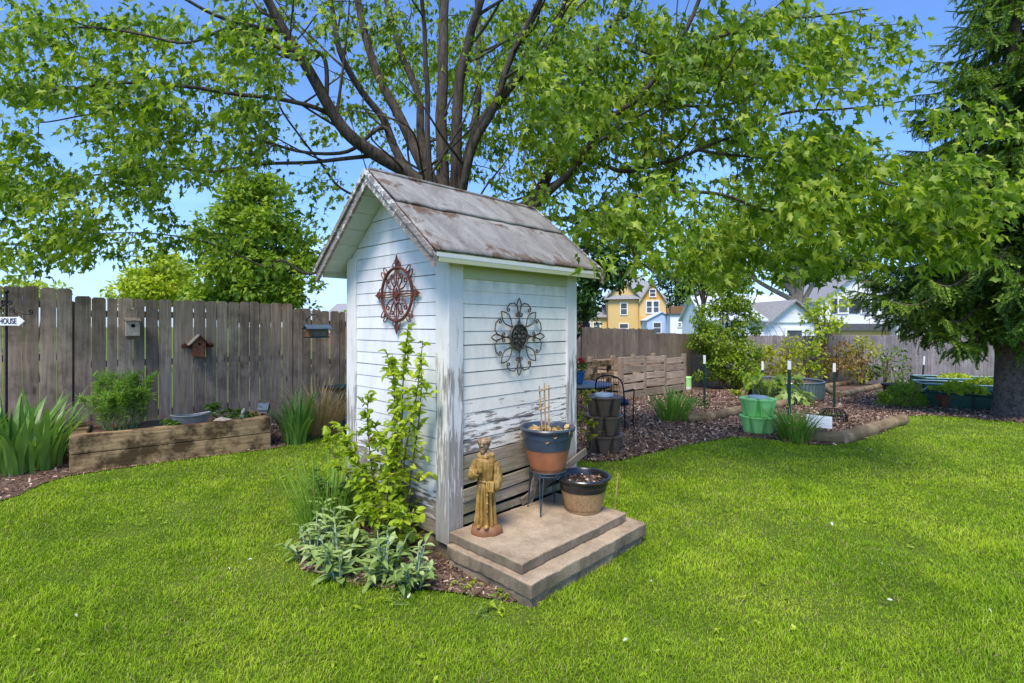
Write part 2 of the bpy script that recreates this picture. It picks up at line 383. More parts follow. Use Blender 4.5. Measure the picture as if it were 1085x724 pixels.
M['stone'] = plain('pale_field_stone', (0.38, 0.32, 0.25), 0.9, var=0.4, scale=14, bump=0.6)
M['figurine'] = plain('grey_cast_stone', (0.30, 0.28, 0.26), 0.85, var=0.4, scale=30, bump=0.5)
M['terracotta'] = plain('terracotta_glaze', (0.34, 0.125, 0.06), 0.45, var=0.28, scale=7, bump=0.1)
M['pot_blue'] = plain('slate_blue_glaze', (0.038, 0.056, 0.085), 0.35, var=0.3, scale=8, spec=0.5, bump=0.05)
M['pot_tan'] = plain('tan_speckled_glaze', (0.33, 0.205, 0.10), 0.4, var=0.3, scale=55, spec=0.45, bump=0.1)
M['pot_black'] = plain('black_glaze', (0.016, 0.017, 0.019), 0.25, var=0.4, spec=0.55, bump=0.05)
M['birdwood'] = plain('grey_birdhouse_wood', (0.52, 0.42, 0.33), 0.85, var=0.35, scale=22, bump=0.4)
M['birdrust'] = plain('red_brown_birdhouse', (0.19, 0.075, 0.04), 0.85, var=0.4, scale=22, bump=0.4)
M['cedar'] = plain('orange_cedar', (0.36, 0.15, 0.05), 0.7, var=0.3, scale=18)
M['hole'] = plain('dark_hole_and_gap_shade', (0.008, 0.007, 0.006), 0.95)
M['seedglass'] = plain('seed_behind_glass', (0.16, 0.15, 0.10), 0.25, var=0.4, scale=60, spec=0.6)
M['slate'] = plain('slate_blue_roof', (0.13, 0.17, 0.20), 0.6, var=0.2)
M['dark_green'] = plain('verdigris_cast_iron', (0.018, 0.05, 0.05), 0.55, 0.3)
M['letter'] = plain('navy_lettering', (0.03, 0.028, 0.075), 0.6)
M['letter_faint'] = plain('faded_lettering', (0.42, 0.43, 0.45), 0.7)

def statuemat():
    t = NT('ochre_cast_statue'); p = t.obj(); g = t.node('ShaderNodeNewGeometry')
    n = t.noise(p, 16, 5, 0.65); z = t.z(p)
    robe = t.ramp(n, [(0.3, (0.25, 0.125, 0.022)), (0.55, (0.45, 0.265, 0.06)), (0.75, (0.64, 0.44, 0.16))])
    face = t.ramp(n, [(0.3, (0.26, 0.16, 0.085)), (0.7, (0.46, 0.32, 0.19))])
    c = t.mix(t.ramp(z, [(0.485, 0.0), (0.50, 1.0)]), robe, face)
    sk = t.noise(t.scale(p, (75, 75, 7)), 1.0, 6, 0.7); c = t.mix(t.ramp(sk, [(0.36, 0.8), (0.55, 0.0)]), c, (0.085, 0.042, 0.014)); c = t.mix(t.ramp(sk, [(0.60, 0.0), (0.72, 0.6)]), c, (0.62, 0.47, 0.25))
    base = t.mix(t.ramp(z, [(0.05, 1.0), (0.066, 0.0)]), c, (0.24, 0.105, 0.045))
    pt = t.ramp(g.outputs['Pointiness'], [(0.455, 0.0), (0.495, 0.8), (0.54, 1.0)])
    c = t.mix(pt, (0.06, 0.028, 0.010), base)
    t.bump(sk, 0.5, 0.005); return t.fin(c, 0.55, 0, 0.4)
M['statue'] = statuemat()

def sidingfar(name, col, sc=3.2):
    t = NT(name); z = t.z(t.obj()); w = t.math('FRACT', t.math('MULTIPLY', z, sc))
    c = t.mix(t.ramp(w, [(0.0, 0.35), (0.12, 0.0)]), col, tuple(x * 0.55 for x in col))
    n = t.noise(t.obj(), 1.5, 4); c = t.mix(t.ramp(n, [(0.4, 0.0), (0.8, 0.25)]), c, tuple(x * 0.8 for x in col))
    return t.fin(c, 0.7, 0, 0.25)
M['h_yellow'] = sidingfar('yellow_clapboard', (0.68, 0.47, 0.19))
M['h_orange'] = sidingfar('deep_yellow_shingle', (0.70, 0.38, 0.08), 4)
M['h_white'] = sidingfar('white_clapboard', (0.78, 0.80, 0.84))
M['h_red'] = sidingfar('red_clapboard', (0.42, 0.10, 0.08))
M['h_blue'] = plain('pale_blue_panel', (0.42, 0.55, 0.75), 0.6, var=0.1, scale=1)
M['roof_grey'] = plain('grey_roof_shingle', (0.27, 0.265, 0.27), 0.9, var=0.2, scale=6)
M['roof_dark'] = plain('dark_roof_shingle', (0.10, 0.10, 0.11), 0.9, var=0.2, scale=6)
M['roof_pale'] = plain('pale_metal_roof', (0.58, 0.62, 0.68), 0.5, var=0.1, scale=2)
M['h_trim'] = plain('brown_house_trim', (0.22, 0.12, 0.05), 0.7)
M['pane'] = plain('window_pane', (0.07, 0.085, 0.10), 0.08, var=0.3, scale=2, spec=0.8, bump=0.0)
M['shutter'] = plain('dark_shutter', (0.035, 0.045, 0.07), 0.7)
# ------------------------------------------------------------------ foliage builders
def _norm(a): return a / np.maximum(np.linalg.norm(a, axis=1, keepdims=True), 1e-9)

def rand_dirs(n): return _norm(RNG.normal(size=(n, 3)))

def fan_tpl(outline, fold=0.18, droop=0.25):
    pts = [(0.0, 0.38)] + outline
    V = np.array([(x, y, fold * abs(x) - droop * y * y) for x, y in pts])
    n = len(outline); Fc = np.array([(0, 1 + i, 1 + (i + 1) % n) for i in range(n)])
    return V, Fc
_h = [(0.16, 0.03), (0.40, 0.08), (0.27, 0.30), (0.50, 0.66), (0.22, 0.62)]
T_MAPLE = fan_tpl([(0, 0)] + _h + [(0, 1.05)] + [(-x * .92, y * .97) for x, y in reversed(_h)], 0.32, 0.45)
_o = [(0.20, 0.12), (0.31, 0.40), (0.22, 0.75)]
T_OVAL = fan_tpl([(0, 0)] + _o + [(0, 1.0)] + [(-x, y) for x, y in reversed(_o)], 0.3, 0.3)
_r = [(0.30, 0.12), (0.42, 0.42), (0.30, 0.78)]
T_ROUND = fan_tpl([(0, 0)] + _r + [(0, 0.98)] + [(-x, y) for x, y in reversed(_r)], 0.35, 0.3)
_l = [(0.10, 0.10), (0.17, 0.45), (0.12, 0.8)]
T_LANCE = fan_tpl([(0, 0)] + _l + [(0, 1.0)] + [(-x, y) for x, y in reversed(_l)], 0.35, 0.35)
T_RHOMB = (np.array([(0, 0, 0), (0.36, 0.5, 0.08), (0, 1, -0.12), (-0.36, 0.5, 0.08)]), np.array([(0, 1, 2), (0, 2, 3)]))

def leaves(name, mat, parent, P, D, N, S, tpl, smooth=False, off=None):
    P = np.asarray(P, float); D = _norm(np.asarray(D, float)); N = np.asarray(N, float)
    if off is not None: P = P - np.asarray(off)
    B = _norm(np.cross(D, N)); N = np.cross(B, D); S = np.asarray(S, float).reshape(-1, 1)
    tv, tf = tpl; n = len(P); xs = RNG.uniform(.62, 1.12, (n, 1, 1)); zs = RNG.uniform(.2, 2.3, (n, 1, 1)); sk = RNG.normal(scale=.22, size=(n, 1, 1))      # every leaf cut, curled and skewed a little differently
    X = tv[None, :, 0:1] * xs + sk * tv[None, :, 1:2] ** 2; Y = tv[None, :, 1:2] * np.ones((n, 1, 1)); Z = tv[None, :, 2:3] * zs + sk * .8 * tv[None, :, 0:1] * tv[None, :, 1:2]
    V = P[:, None] + S[:, None] * (X * B[:, None] + Y * D[:, None] + Z * N[:, None])
    Fc = tf[None] + (np.arange(len(P)) * len(tv))[:, None, None]
    return arrays(name, V.reshape(-1, 3), Fc.reshape(-1, tf.shape[1]), mat, parent, smooth)

def strap(pts_fn, n): pass

def blades(name, mat, parent, roots, heads, lengths, widths, bend, seg=6, twist=0.5):
    """arching strap leaves: root point, heading (unit xy), length, width, bend in radians from upright"""
    V = []; Fc = []; c = 0
    for (rx, ry, rz), hd, L, w, bd in zip(roots, heads, lengths, widths, bend):
        hx, hy = math.cos(hd), math.sin(hd); x = y = 0.0; p = Vector((rx, ry, rz)); a0 = bd * 0.15
        side = Vector((-hy, hx, 0)); 
        for i in range(seg + 1):
            t = i / seg; ww = w * (0.65 + 0.7 * t) * (1 - t ** 2.2) if i < seg else 0.0008
            s = side * (ww / 2)
            fold = Vector((hx, hy, 0)) * ww * 0.15
            V += [tuple(p - s - fold), tuple(p + s - fold)]
            a = a0 + (bd - a0) * t ** 1.2
            p = p + Vector((hx * math.sin(a), hy * math.sin(a), math.cos(a))) * (L / seg)
        for i in range(seg):
            b = c + 2 * i; Fc.append((b, b + 1, b + 3, b + 2))
        c += 2 * (seg + 1)
    return arrays(name, V, Fc, mat, parent, True)

def clump(root, mat, n, r, L, w, bend, part='foliage', upright=0.0, z0=0.0, lvar=0.35):
    roots = []; hd = []; ln = []; wd = []; bd = []
    for i in range(n):
        a = random.uniform(0, 6.283); q = r * math.sqrt(random.random())
        roots.append((q * math.cos(a), q * math.sin(a), z0)); hd.append(a + random.gauss(0, 0.5))
        ln.append(L * random.uniform(1 - lvar, 1 + lvar * 0.4)); wd.append(w * random.uniform(0.7, 1.2))
        bd.append(max(0.05, random.gauss(bend * (0.35 + 0.65 * q / r), 0.22)))
    return blades(part, mat, root, roots, hd, ln, wd, bd)

def shrub(root, leafmat_, stemmat, h, spread, nstem, nleaf, size, tpl=T_OVAL, base=0.06, taper=0.5, lean=(0, 0), low=0.12, r=0.006, tops=None, up=0.5):
    """upright stems from one base, side twigs, leaves along them"""
    st = MB(); P = []; D = []; N = []
    for i in range(nstem):
        a = 6.283 * i / nstem + random.uniform(-0.4, 0.4); q = spread * random.uniform(0.25, 1.0)
        tx, ty = q * math.cos(a) + lean[0], q * math.sin(a) + lean[1]
        hh = h * random.uniform(0.6, 1.0)
        if tops: tx, ty, hh = tops[i % len(tops)]; tx += random.gauss(0, spread * 0.12); ty += random.gauss(0, spread * 0.12); hh *= random.uniform(0.9, 1.03)
        b = Vector((base * math.cos(a), base * math.sin(a), 0)); t = Vector((tx, ty, hh))
        m1 = b.lerp(t, 0.33) + Vector((random.gauss(0, .04), random.gauss(0, .04), 0.06 * hh)) * 1.0
        m2 = b.lerp(t, 0.7) + Vector((random.gauss(0, .05), random.gauss(0, .05), 0.05 * hh))
        pts = smooth_pts([b, m1, m2, t], 5); n = len(pts)
        st.tube(pts, [r * (1 - 0.75 * k / n) for k in range(n)], 5)
        for j in range(nleaf):
            f = low + (1 - low) * random.random() ** taper
            k = min(int(f * (n - 1)), n - 2); p = pts[k].lerp(pts[k + 1], f * (n - 1) - k)
            d = Vector((random.gauss(0, 1), random.gauss(0, 1), random.gauss(up, 0.5))).normalized()
            if j % 4 == 0 and f < 0.9:                      # a side twig with several leaves
                tl = random.uniform(0.25, 1.0) * 0.16 * h * (1.1 - f); e = p + d * tl
                st.tube([p, p.lerp(e, .5) + Vector((0, 0, .01)), e], [r * .45, r * .35, r * .2], 4)
                for q2 in range(5):
                    P.append(tuple(p.lerp(e, 0.3 + 0.7 * q2 / 4))); dd = (d + Vector((random.gauss(0, .7), random.gauss(0, .7), random.gauss(.1, .5)))).normalized()
                    D.append(tuple(dd)); N.append((random.gauss(0, .5), random.gauss(0, .5), 1))
            P.append(tuple(p)); D.append(tuple(d)); N.append((random.gauss(0, .5), random.gauss(0, .5), 1))
    S = size * RNG.uniform(0.55, 1.2, len(P))
    st.build('stems', stemmat, root, True)
    return leaves('foliage', leafmat_, root, P, D, N, S, tpl)

def dome(root, leafmat_, r, h, n, size, tpl=T_LANCE, part='foliage', lump=0.25):
    """low mound of leaves with an uneven outline"""
    d = rand_dirs(n); d[:, 2] = np.abs(d[:, 2]); q = RNG.uniform(0.45, 1.0, n) ** 0.6
    k = np.array([1 + lump * mnoise.noise(Vector(tuple(x * 2.2 + 9.1 * r))) for x in d])
    P = d * (q * k)[:, None] * np.array([r, r, h]); P[:, 2] += 0.02
    D = _norm(d + RNG.normal(size=(n, 3)) * 0.6 + np.array([0, 0, 0.4]))
    return leaves(part, leafmat_, root, P, D, d + RNG.normal(size=(n, 3)) * 0.4, size * RNG.uniform(.6, 1.2, n), tpl)

def crown_tree(name, label, cat, base, blobs, leafm, barkm, nper, size, trunk_r=0.15, limbs=6, tpl=T_RHOMB, group=None, trunk_top=None, stems=1):
    """blobs: (centre offset, radius, zscale) around the base; leaves are spread through each blob with gaps"""
    root = empty(name, base, 0, label, cat, group)
    P = []; D = []; N = []
    for (c, r, zs) in blobs:
        n = int(nper * r * r); k = max(8, int(13 * r ** 0.8))
        cs = rand_dirs(k) * (RNG.uniform(0.35, 0.95, k) ** 0.6)[:, None] * np.array([r, r, r * zs]) + np.array(c)
        idx = RNG.integers(0, k, n); d = rand_dirs(n); cr = r * 0.42 * RNG.uniform(0.6, 1.25, k)
        p = cs[idx] + d * (cr[idx] * RNG.uniform(0.25, 1.05, n) ** 0.5)[:, None] * np.array([1, 1, 0.7])
        P.append(p); D.append(d + RNG.normal(size=(n, 3)) * 0.6 + np.array([0, 0, -0.35])); N.append(d * 0.6 + RNG.normal(size=(n, 3)) * 0.5 + np.array([0, 0, 0.9]))
    P = np.vstack(P); D = np.vstack(D); N = np.vstack(N)
    leaves('crown', leafm, root, P, D, N, size * RNG.uniform(0.6, 1.25, len(P)), tpl)
    t = MB(); top = Vector(trunk_top) if trunk_top else Vector((0, 0, max(c[2] for c, r, z in blobs)))
    for s in range(stems):
        a = 6.28 * s / stems; o = Vector((math.cos(a), math.sin(a), 0)) * (trunk_r * 1.1 if stems > 1 else 0)
        pts = smooth_pts([o, o * 1.6 + top * 0.4 + Vector((random.gauss(0, .05), random.gauss(0, .05), 0)), top + o * 4], 6)
        t.tube(pts, [trunk_r * (1.15 if i == 0 else 1) * (1 - 0.65 * i / len(pts)) for i in range(len(pts))], 10)
    for (c, r, zs) in blobs[:limbs]:
        c = Vector(c); s = top * random.uniform(0.35, 0.7)
        t.tube(smooth_pts([s, s.lerp(c, .5) + Vector((0, 0, -.1 * r)), c], 4), [trunk_r * .45 * (1 - .07 * i) for i in range(9)], 6)
    t.build('trunk', barkm, root, True)
    return root
# ------------------------------------------------------------------ the shed and what stands at it
SA = R(46.0); SO = Vector((-0.398, 3.30, 0)); SL, SW = 1.285, 1.24
_ex = Vector((math.cos(SA), math.sin(SA), 0)); _ey = Vector((-math.sin(SA), math.cos(SA), 0))
def SH(x, y, z=0.0): return SO + _ex * x + _ey * y + Vector((0, 0, z))

shed = empty('garden_shed', SO, SA, 'small white clapboard shed with peeling paint and weathered gable roof', 'shed')
Z0, SLOPE, EY, EZ, RZ = 0.135, 0.8336, -0.125, 1.945, 2.566
RH = SW / 2
def roof_under(y):                                   # underside of the roof over depth y
    yy = y if y < RH else SW - y
    return EZ + SLOPE * (yy - EY) - 0.048
CO = 0.089                                           # board exposure

core = MB()
core.b2((0.02, 0.02, Z0 - 0.13), (SL - 0.02, SW - 0.02, 1.93))
core.prism([(0.02, 1.93), (SW - 0.02, 1.93), (RH, roof_under(RH) - 0.02)], (0.02, 0, 0), (0, 1, 0), (0, 0, 1), SL - 0.04)
core.build('gap_shade_block', M['hole'], shed)  # near-black block behind the boards, so their gaps look shaded

def rnd(a): return random.uniform(-a, a)
# front wall boards (run along x, face -y)
front = MB(); z = 0.655; k = 0
while z < 1.90:
    h = CO - 0.003; a = rnd(0.0025); b = rnd(0.0025)
    x0, x1 = 0.098, SL - 0.098
    lo, hi = -0.0065, -0.003
    front.add([(x0, 0.015, z + a), (x1, 0.015, z + b), (x1, 0.015, z + h + b), (x0, 0.015, z + h + a),
               (x0, lo, z + a), (x1, lo, z + b), (x1, hi, z + h + b), (x0, hi, z + h + a)],
              [(0, 1, 2, 3), (4, 7, 6, 5), (0, 4, 5, 1), (3, 2, 6, 7), (0, 3, 7, 4), (1, 5, 6, 2)])
    z += CO
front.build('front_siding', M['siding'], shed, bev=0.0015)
low = MB()
for (za, zb, h, out, tilt) in ((0.565, 0.572, 0.080, -0.006, 0.1), (0.462, 0.478, 0.096, -0.010, 0.15), (0.352, 0.392, 0.080, -0.020, 0.35),
                               (0.276, 0.300, 0.072, -0.014, 0.2), (0.205, 0.210, 0.050, -0.008, 0.1)):
    x0, x1 = 0.096, SL - 0.1
    t2 = out - 0.010
    low.add([(x0, out + .012, za), (x1, out + .012, zb), (x1, out + .012, zb + h), (x0, out + .012, za + h),
             (x0, t2, za), (x1, t2 - 0.015 * tilt, zb), (x1, t2 - 0.01 * tilt, zb + h), (x0, t2 + .004, za + h)],
            [(0, 1, 2, 3), (4, 7, 6, 5), (0, 4, 5, 1), (3, 2, 6, 7), (0, 3, 7, 4), (1, 5, 6, 2)])
o = low.build('bare_siding', paint('bare_lower_siding', 0.15, 0.75, bottom=0.72, top=0.46, mossy=0.75, bare=((0.15, 0.115, 0.08), (0.42, 0.36, 0.28))), shed, bev=0.002)
tag(o, 'bare grey lower boards sprung apart with dark gaps')
pl = MB(); pl.beam((0.62, -0.05, 0.235), (1.36, -0.075, 0.475), 0.016, 0.055); pl.beam((0.70, -0.045, 0.20), (0.78, -0.06, 0.42), 0.02, 0.05)
tag(pl.build('loose_board', M['bare_board'], shed, bev=0.002), 'loose bare board hanging off at the wall foot')

# gable walls (boards run along y)
def gable(x, sgn, name):
    g = MB(); z = Z0
    while z < roof_under(RH) - 0.02:
        h = CO - 0.003
        def yl(zz): return 0.0 if zz <= roof_under(0) else min(RH - 0.004, (zz - roof_under(0)) / SLOPE)
        ya, yb = yl(z), yl(min(z + h, roof_under(RH) - .01)); hh = min(h, roof_under(RH) - .01 - z)
        ya = max(ya, 0.1 if z < roof_under(0) - .1 else ya); yb = max(yb, 0.1 if z < roof_under(0) - .1 else yb)
        o, i = x + sgn * 0.0065, x + sgn * 0.003; r = x - sgn * 0.015; a, b = rnd(.0025), rnd(.0025)
        q = [(r, ya, z + a), (r, SW - ya, z + b), (r, SW - yb, z + hh + b), (r, yb, z + hh + a), (o, ya, z + a), (o, SW - ya, z + b), (i, SW - yb, z + hh + b), (i, yb, z + hh + a)]
        fs = [(0, 1, 2, 3), (4, 7, 6, 5), (0, 4, 5, 1), (3, 2, 6, 7), (0, 3, 7, 4), (1, 5, 6, 2)]
        g.add(q, fs); z += CO
    return g.build(name, M['siding_side'], shed, bev=0.0015)
gable(0, -1, 'gable_siding'); gable(SL, 1, 'gable_siding')
bk = MB(); z = Z0
while z < 1.9:
    bk.b2((0.1, SW - 0.01, z), (SL - 0.1, SW + 0.008, z + CO - .003)); z += CO
bk.build('back_siding', M['siding_side'], shed)

def corner(x, y, sx, sy, zt, zb=Z0 - 0.02):
    c = MB(); w = 0.10; t = 0.022
    c.b2((min(x, x - sx * w), min(y, y + sy * t), zb), (max(x, x - sx * w), max(y, y + sy * t), zt - 0.06))        # on the x-running wall
    c.b2((min(x + sx * t, x + sx * 0.001), min(y + sy * t, y - sy * (w + .012)), zb - 0.006), (max(x + sx * t, x + sx * 0.001), max(y + sy * t, y - sy * (w + .012)), zt))
    c.build('corner_board', M['trim'], shed, bev=0.003)
corner(0, 0, -1, -1, roof_under(0) + .02); corner(SL, 0, 1, -1, roof_under(0) + .02)
corner(0, SW, -1, 1, roof_under(0) + .02); corner(SL, SW, 1, 1, roof_under(0) + .02)
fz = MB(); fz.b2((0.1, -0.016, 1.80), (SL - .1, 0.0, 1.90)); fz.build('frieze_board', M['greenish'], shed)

# roof: weathered strips over each slope, ridge along x
X0, X1 = -0.2, SL + 0.225
def strip(f0, f1, lift, side, name='roofing_sheet'):
    nx, ny = 46, 10; V = []; Fc = []
    for j in range(ny + 1):
        f = f0 + (f1 - f0) * j / ny
        for i in range(nx + 1):
            x = X0 + (X1 - X0) * i / nx
            e = 0.006 * mnoise.noise(Vector((x * 9, 3.1 + f0, side))) + 0.004 * mnoise.noise(Vector((x * 31, f0, side)))
            ff = f + (e if j == 0 else 0)
            y = EY + (RH - EY) * ff; zz = EZ + (RZ - EZ) * ff + lift * (1 - 0.8 * j / ny)
            w = 0.0055 * mnoise.noise(Vector((x * 3.5, f * 4, side * 5))) + 0.003 * mnoise.noise(Vector((x * 11, f * 13, side * 5)))
            xx = x + (0.006 * mnoise.noise(Vector((f * 22, i, side))) if i in (0, nx) else 0)
            V.append((xx, y if side < 0 else SW - y, zz + w))
    for j in range(ny):
        for i in range(nx):
            a = j * (nx + 1) + i; q = (a, a + 1, a + nx + 2, a + nx + 1); Fc.append(q if side < 0 else q[::-1])
    me = bpy.data.meshes.new(name); me.from_pydata(V, [], Fc); me.update()
    o = link(name, me, M['roof'], roof, True); m = o.modifiers.new('solid', 'SOLIDIFY'); m.thickness = 0.016; m.offset = -1; return o
roof = MB()                                          # sheathing boards under the roofing, seen from below at the gable
SD = 0.021
for side in (-1, 1):
    nb = 6
    for b in range(nb):
        f0, f1 = b / nb + 0.004, (b + 1) / nb - 0.004
        q = []
        for f in (f0, f1):
            y = EY + (RH - EY) * f; zz = EZ + (RZ - EZ) * f - 0.022
            q.append((y if side < 0 else SW - y, zz))
        pts = [(x, y, zz - d) for x in (X0 + .012, X1 - .012) for (y, zz) in q for d in (0, SD)]
        roof.add(pts, [(0, 1, 3, 2), (4, 6, 7, 5), (0, 4, 5, 1), (2, 3, 7, 6), (0, 2, 6, 4), (1, 5, 7, 3)])
roof = roof.build('roof', M['soffit'], shed)
for side in (-1, 1):
    strip(0.0, 0.56, 0.004, side); strip(0.545, 1.0, 0.020, side)
rc = MB(); rc.tube([(X0 - .002, RH, RZ + 0.004), (X1, RH, RZ + 0.004)], 0.016, 8); rc.build('ridge_roll', M['roof'], roof, True)
# bargeboards: a deep flaking board with a narrow verge strip above
for xs, sg in ((X0, -1), (X1, 1)):
    for side in (-1, 1):
        def yy(y): return y if side < 0 else SW - y
        def board(x0, x1, d0, d1, y0=EY - 0.008):
            b = MB(); za = EZ + SLOPE * (y0 - EY); n = 18; vs = []
            for i in range(n + 1):
                f = i / n; y = y0 + (RH - y0) * f; zc = za + SLOPE * (y - y0); w = 0.004 * mnoise.noise(Vector((y * 14, d1 * 50, side * 3)))
                for xx in (x0, x1):
                    vs += [(xx, yy(y), zc + d0), (xx, yy(y), zc + d1 + w)]
            fs = []
            for i in range(n):
                a = 4 * i; c = a + 4
                fs += [(a, a + 1, c + 1, c), (a + 2, c + 2, c + 3, a + 3), (a, c, c + 2, a + 2), (a + 1, a + 3, c + 3, c + 1)]
            fs += [(0, 2, 3, 1), (4 * n, 4 * n + 1, 4 * n + 3, 4 * n + 2)]
            return b.add(vs, fs)
        bb = board(xs + sg * 0.001, xs + sg * 0.023, -0.026, -0.104).build('bargeboard', M['verge'], shed)
        board(xs + sg * 0.026, xs + sg * 0.040, 0.004, -0.036).build('verge_strip', M['verge'], bb)
for side in (-1, 1):
    y0, y1 = (EY + .004, EY + 0.024); y0, y1 = (y0, y1) if side < 0 else (SW - y1, SW - y0)
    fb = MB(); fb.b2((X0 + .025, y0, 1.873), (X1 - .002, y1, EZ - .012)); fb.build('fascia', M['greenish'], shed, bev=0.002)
    y0, y1 = (EY + .03, -0.004); y0, y1 = (y0, y1) if side < 0 else (SW - y1, SW - y0)
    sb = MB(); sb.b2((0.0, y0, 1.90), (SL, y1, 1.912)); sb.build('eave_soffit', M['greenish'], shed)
fd = MB(); fd.b2((0.015, 0.015, -0.1), (SL - .02, SW - .015, Z0 - .004)); fd.build('foundation', M['concrete'], shed)

# concrete steps
def slab(x0, y0, x1, y1, z0, z1, jit, name):
    """cast slab: rounded, chipped arrises and an uneven face"""
    def line(a, b):
        r = .014; n = max(2, int((b - a - 2 * r) / .022)); return [a, a + .3 * r, a + .65 * r] + [a + r + (b - a - 2 * r) * i / n for i in range(n + 1)] + [b - .65 * r, b - .3 * r, b]
    X, Y, Z = line(x0, x1), line(y0, y1), line(z0, z1); idx = {}; V = []; Fc = []
    def vid(p):
        k = tuple(round(q, 5) for q in p)
        if k not in idx: idx[k] = len(V); V.append(Vector(p))
        return idx[k]
    def face(A_, B_, mk, flip):
        for i in range(len(A_) - 1):
            for j in range(len(B_) - 1):
                q = [vid(mk(A_[i], B_[j])), vid(mk(A_[i + 1], B_[j])), vid(mk(A_[i + 1], B_[j + 1])), vid(mk(A_[i], B_[j + 1]))]; Fc.append(q[::-1] if flip else q)
    for zz, f in ((z1, False), (z0, True)): face(X, Y, lambda a, b: (a, b, zz), f)
    for yy, f in ((y0, False), (y1, True)): face(X, Z, lambda a, b: (a, yy, b), f)
    for xx, f in ((x1, False), (x0, True)): face(Y, Z, lambda a, b: (xx, a, b), f)
    out = []
    for v in V:
        c = mnoise.noise(v * 8 + Vector((3, 1, z1 * 40))); r = .009 + .006 * mnoise.noise(v * 21) + max(0, c - .3) * .03
        r = min(r, (z1 - z0) * .45); q = Vector((min(max(v.x, x0 + r), x1 - r), min(max(v.y, y0 + r), y1 - r), min(max(v.z, z0 + r), z1 - r)))
        d = v - q; p = q + d.normalized() * min(d.length, r) if d.length > 1e-6 else v
        w = .45 if v.z > z1 - .002 and d.length < 1e-6 else 1.0
        out.append(p + (mnoise.noise_vector(v * 7) * .9 + mnoise.noise_vector(v * 33) * .6) * jit * w)
    me = bpy.data.meshes.new(name); me.from_pydata([tuple(p) for p in out], [], Fc); me.update(); return me
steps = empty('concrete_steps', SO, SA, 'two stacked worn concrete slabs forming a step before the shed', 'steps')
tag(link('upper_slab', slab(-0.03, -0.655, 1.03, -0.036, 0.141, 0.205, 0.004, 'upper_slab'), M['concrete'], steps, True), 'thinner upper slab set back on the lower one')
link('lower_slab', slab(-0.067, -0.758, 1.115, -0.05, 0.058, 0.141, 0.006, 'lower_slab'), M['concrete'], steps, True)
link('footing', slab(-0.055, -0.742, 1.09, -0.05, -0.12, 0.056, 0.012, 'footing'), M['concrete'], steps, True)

# ---- wrought wall ornaments (hung on the walls: things of their own)
def spiral(c, r0, a0, turns, n=22, sgn=1, shrink=0.85):
    return [(c[0] + r0 * (1 - shrink * i / n) * math.cos(a0 + sgn * 6.283 * turns * i / n), c[1] + r0 * (1 - shrink * i / n) * math.sin(a0 + sgn * 6.283 * turns * i / n)) for i in range(n + 1)]
def plane_tube(mb, pts, r, ex, ey, out=(0, 0, 0), seg=6):
    ex, ey, o = Vector(ex), Vector(ey), Vector(out)
    mb.tube([o + ex * p[0] + ey * p[1] for p in pts], r, seg)
def rotp(pts, a, c=(0, 0)): return [(math.cos(a) * x - math.sin(a) * y + c[0], math.sin(a) * x + math.cos(a) * y + c[1]) for x, y in pts]
def circ(r, n=48, c=(0, 0), ry=None): return [(c[0] + r * math.cos(6.2832 * i / n), c[1] + (ry or r) * math.sin(6.2832 * i / n)) for i in range(n + 1)]

wheel = empty('wall_medallion', SH(-0.030, 0.545, 1.712), SA, 'rusty red-brown round scrollwork medallion with finials on gable wall', 'wall ornament')
EX, EYV = (0, -1, 0), (0, 0, 1); RR = 0.187
m = MB(); plane_tube(m, circ(RR), 0.0105, EX, EYV, seg=8); m.build('ring', M['rust'], wheel, True)
m = MB()
plane_tube(m, circ(0.04, 30, ry=0.066), 0.006, EX, EYV); m.prism([(0, -.05), (.026, 0), (0, .05), (-.026, 0)], (0.003, 0, 0), EX, EYV, 0.008)
m.ball((-.006, 0, 0), (.01, .016, .03)); m.build('centre_boss', M['rust'], wheel, True)
m = MB()
for a in (0, math.pi / 2, math.pi, -math.pi / 2):
    st = 0.066 if abs(math.sin(a)) > .5 else 0.04
    plane_tube(m, rotp([(st, 0), (RR, 0)], a), 0.005, EX, EYV)
for sx in (-1, 1):
    for sy in (-1, 1):
        pts = [(0.03 * sx, 0.05 * sy), (0.06 * sx, 0.085 * sy), (0.07 * sx, 0.12 * sy)] + [(p[0], p[1]) for p in spiral((0.052 * sx, 0.125 * sy), 0.02, 0 if sx > 0 else math.pi, 0.9, 14, sx * sy)]
        plane_tube(m, pts, 0.0055, EX, EYV)
        pts = [(0.035 * sx, 0.03 * sy), (0.09 * sx, 0.045 * sy), (0.12 * sx, 0.075 * sy)] + spiral((0.105 * sx, 0.09 * sy), 0.021, 0 if sx > 0 else math.pi, 0.9, 14, sx * sy)
        plane_tube(m, pts, 0.0055, EX, EYV)
        plane_tube(m, [(0.012 * sx, 0.066 * sy), (0.03 * sx, 0.13 * sy), (0.012 * sx, RR * sy)], 0.004, EX, EYV)
        plane_tube(m, [(0.04 * sx, 0.012 * sy), (0.11 * sx, 0.018 * sy), (RR * sx, 0.012 * sy)], 0.004, EX, EYV)
m.build('scrollwork', M['rust'], wheel, True)
for a in (0, math.pi / 2, math.pi, -math.pi / 2):
    m = MB()
    m.prism(rotp([(RR + .02, 0), (RR + .045, .028), (RR + .062, .012), (RR + .092, 0), (RR + .062, -.012), (RR + .045, -.028)], a), (0.004, 0, 0), EX, EYV, 0.008)
    plane_tube(m, rotp([(RR, 0), (RR + .03, 0)], a), 0.007, EX, EYV)
    for s in (-1, 1): plane_tube(m, rotp(circ(0.017, 14, (RR + .018, s * .030)), a), 0.004, EX, EYV)
    m.build('finial', M['rust'], wheel)
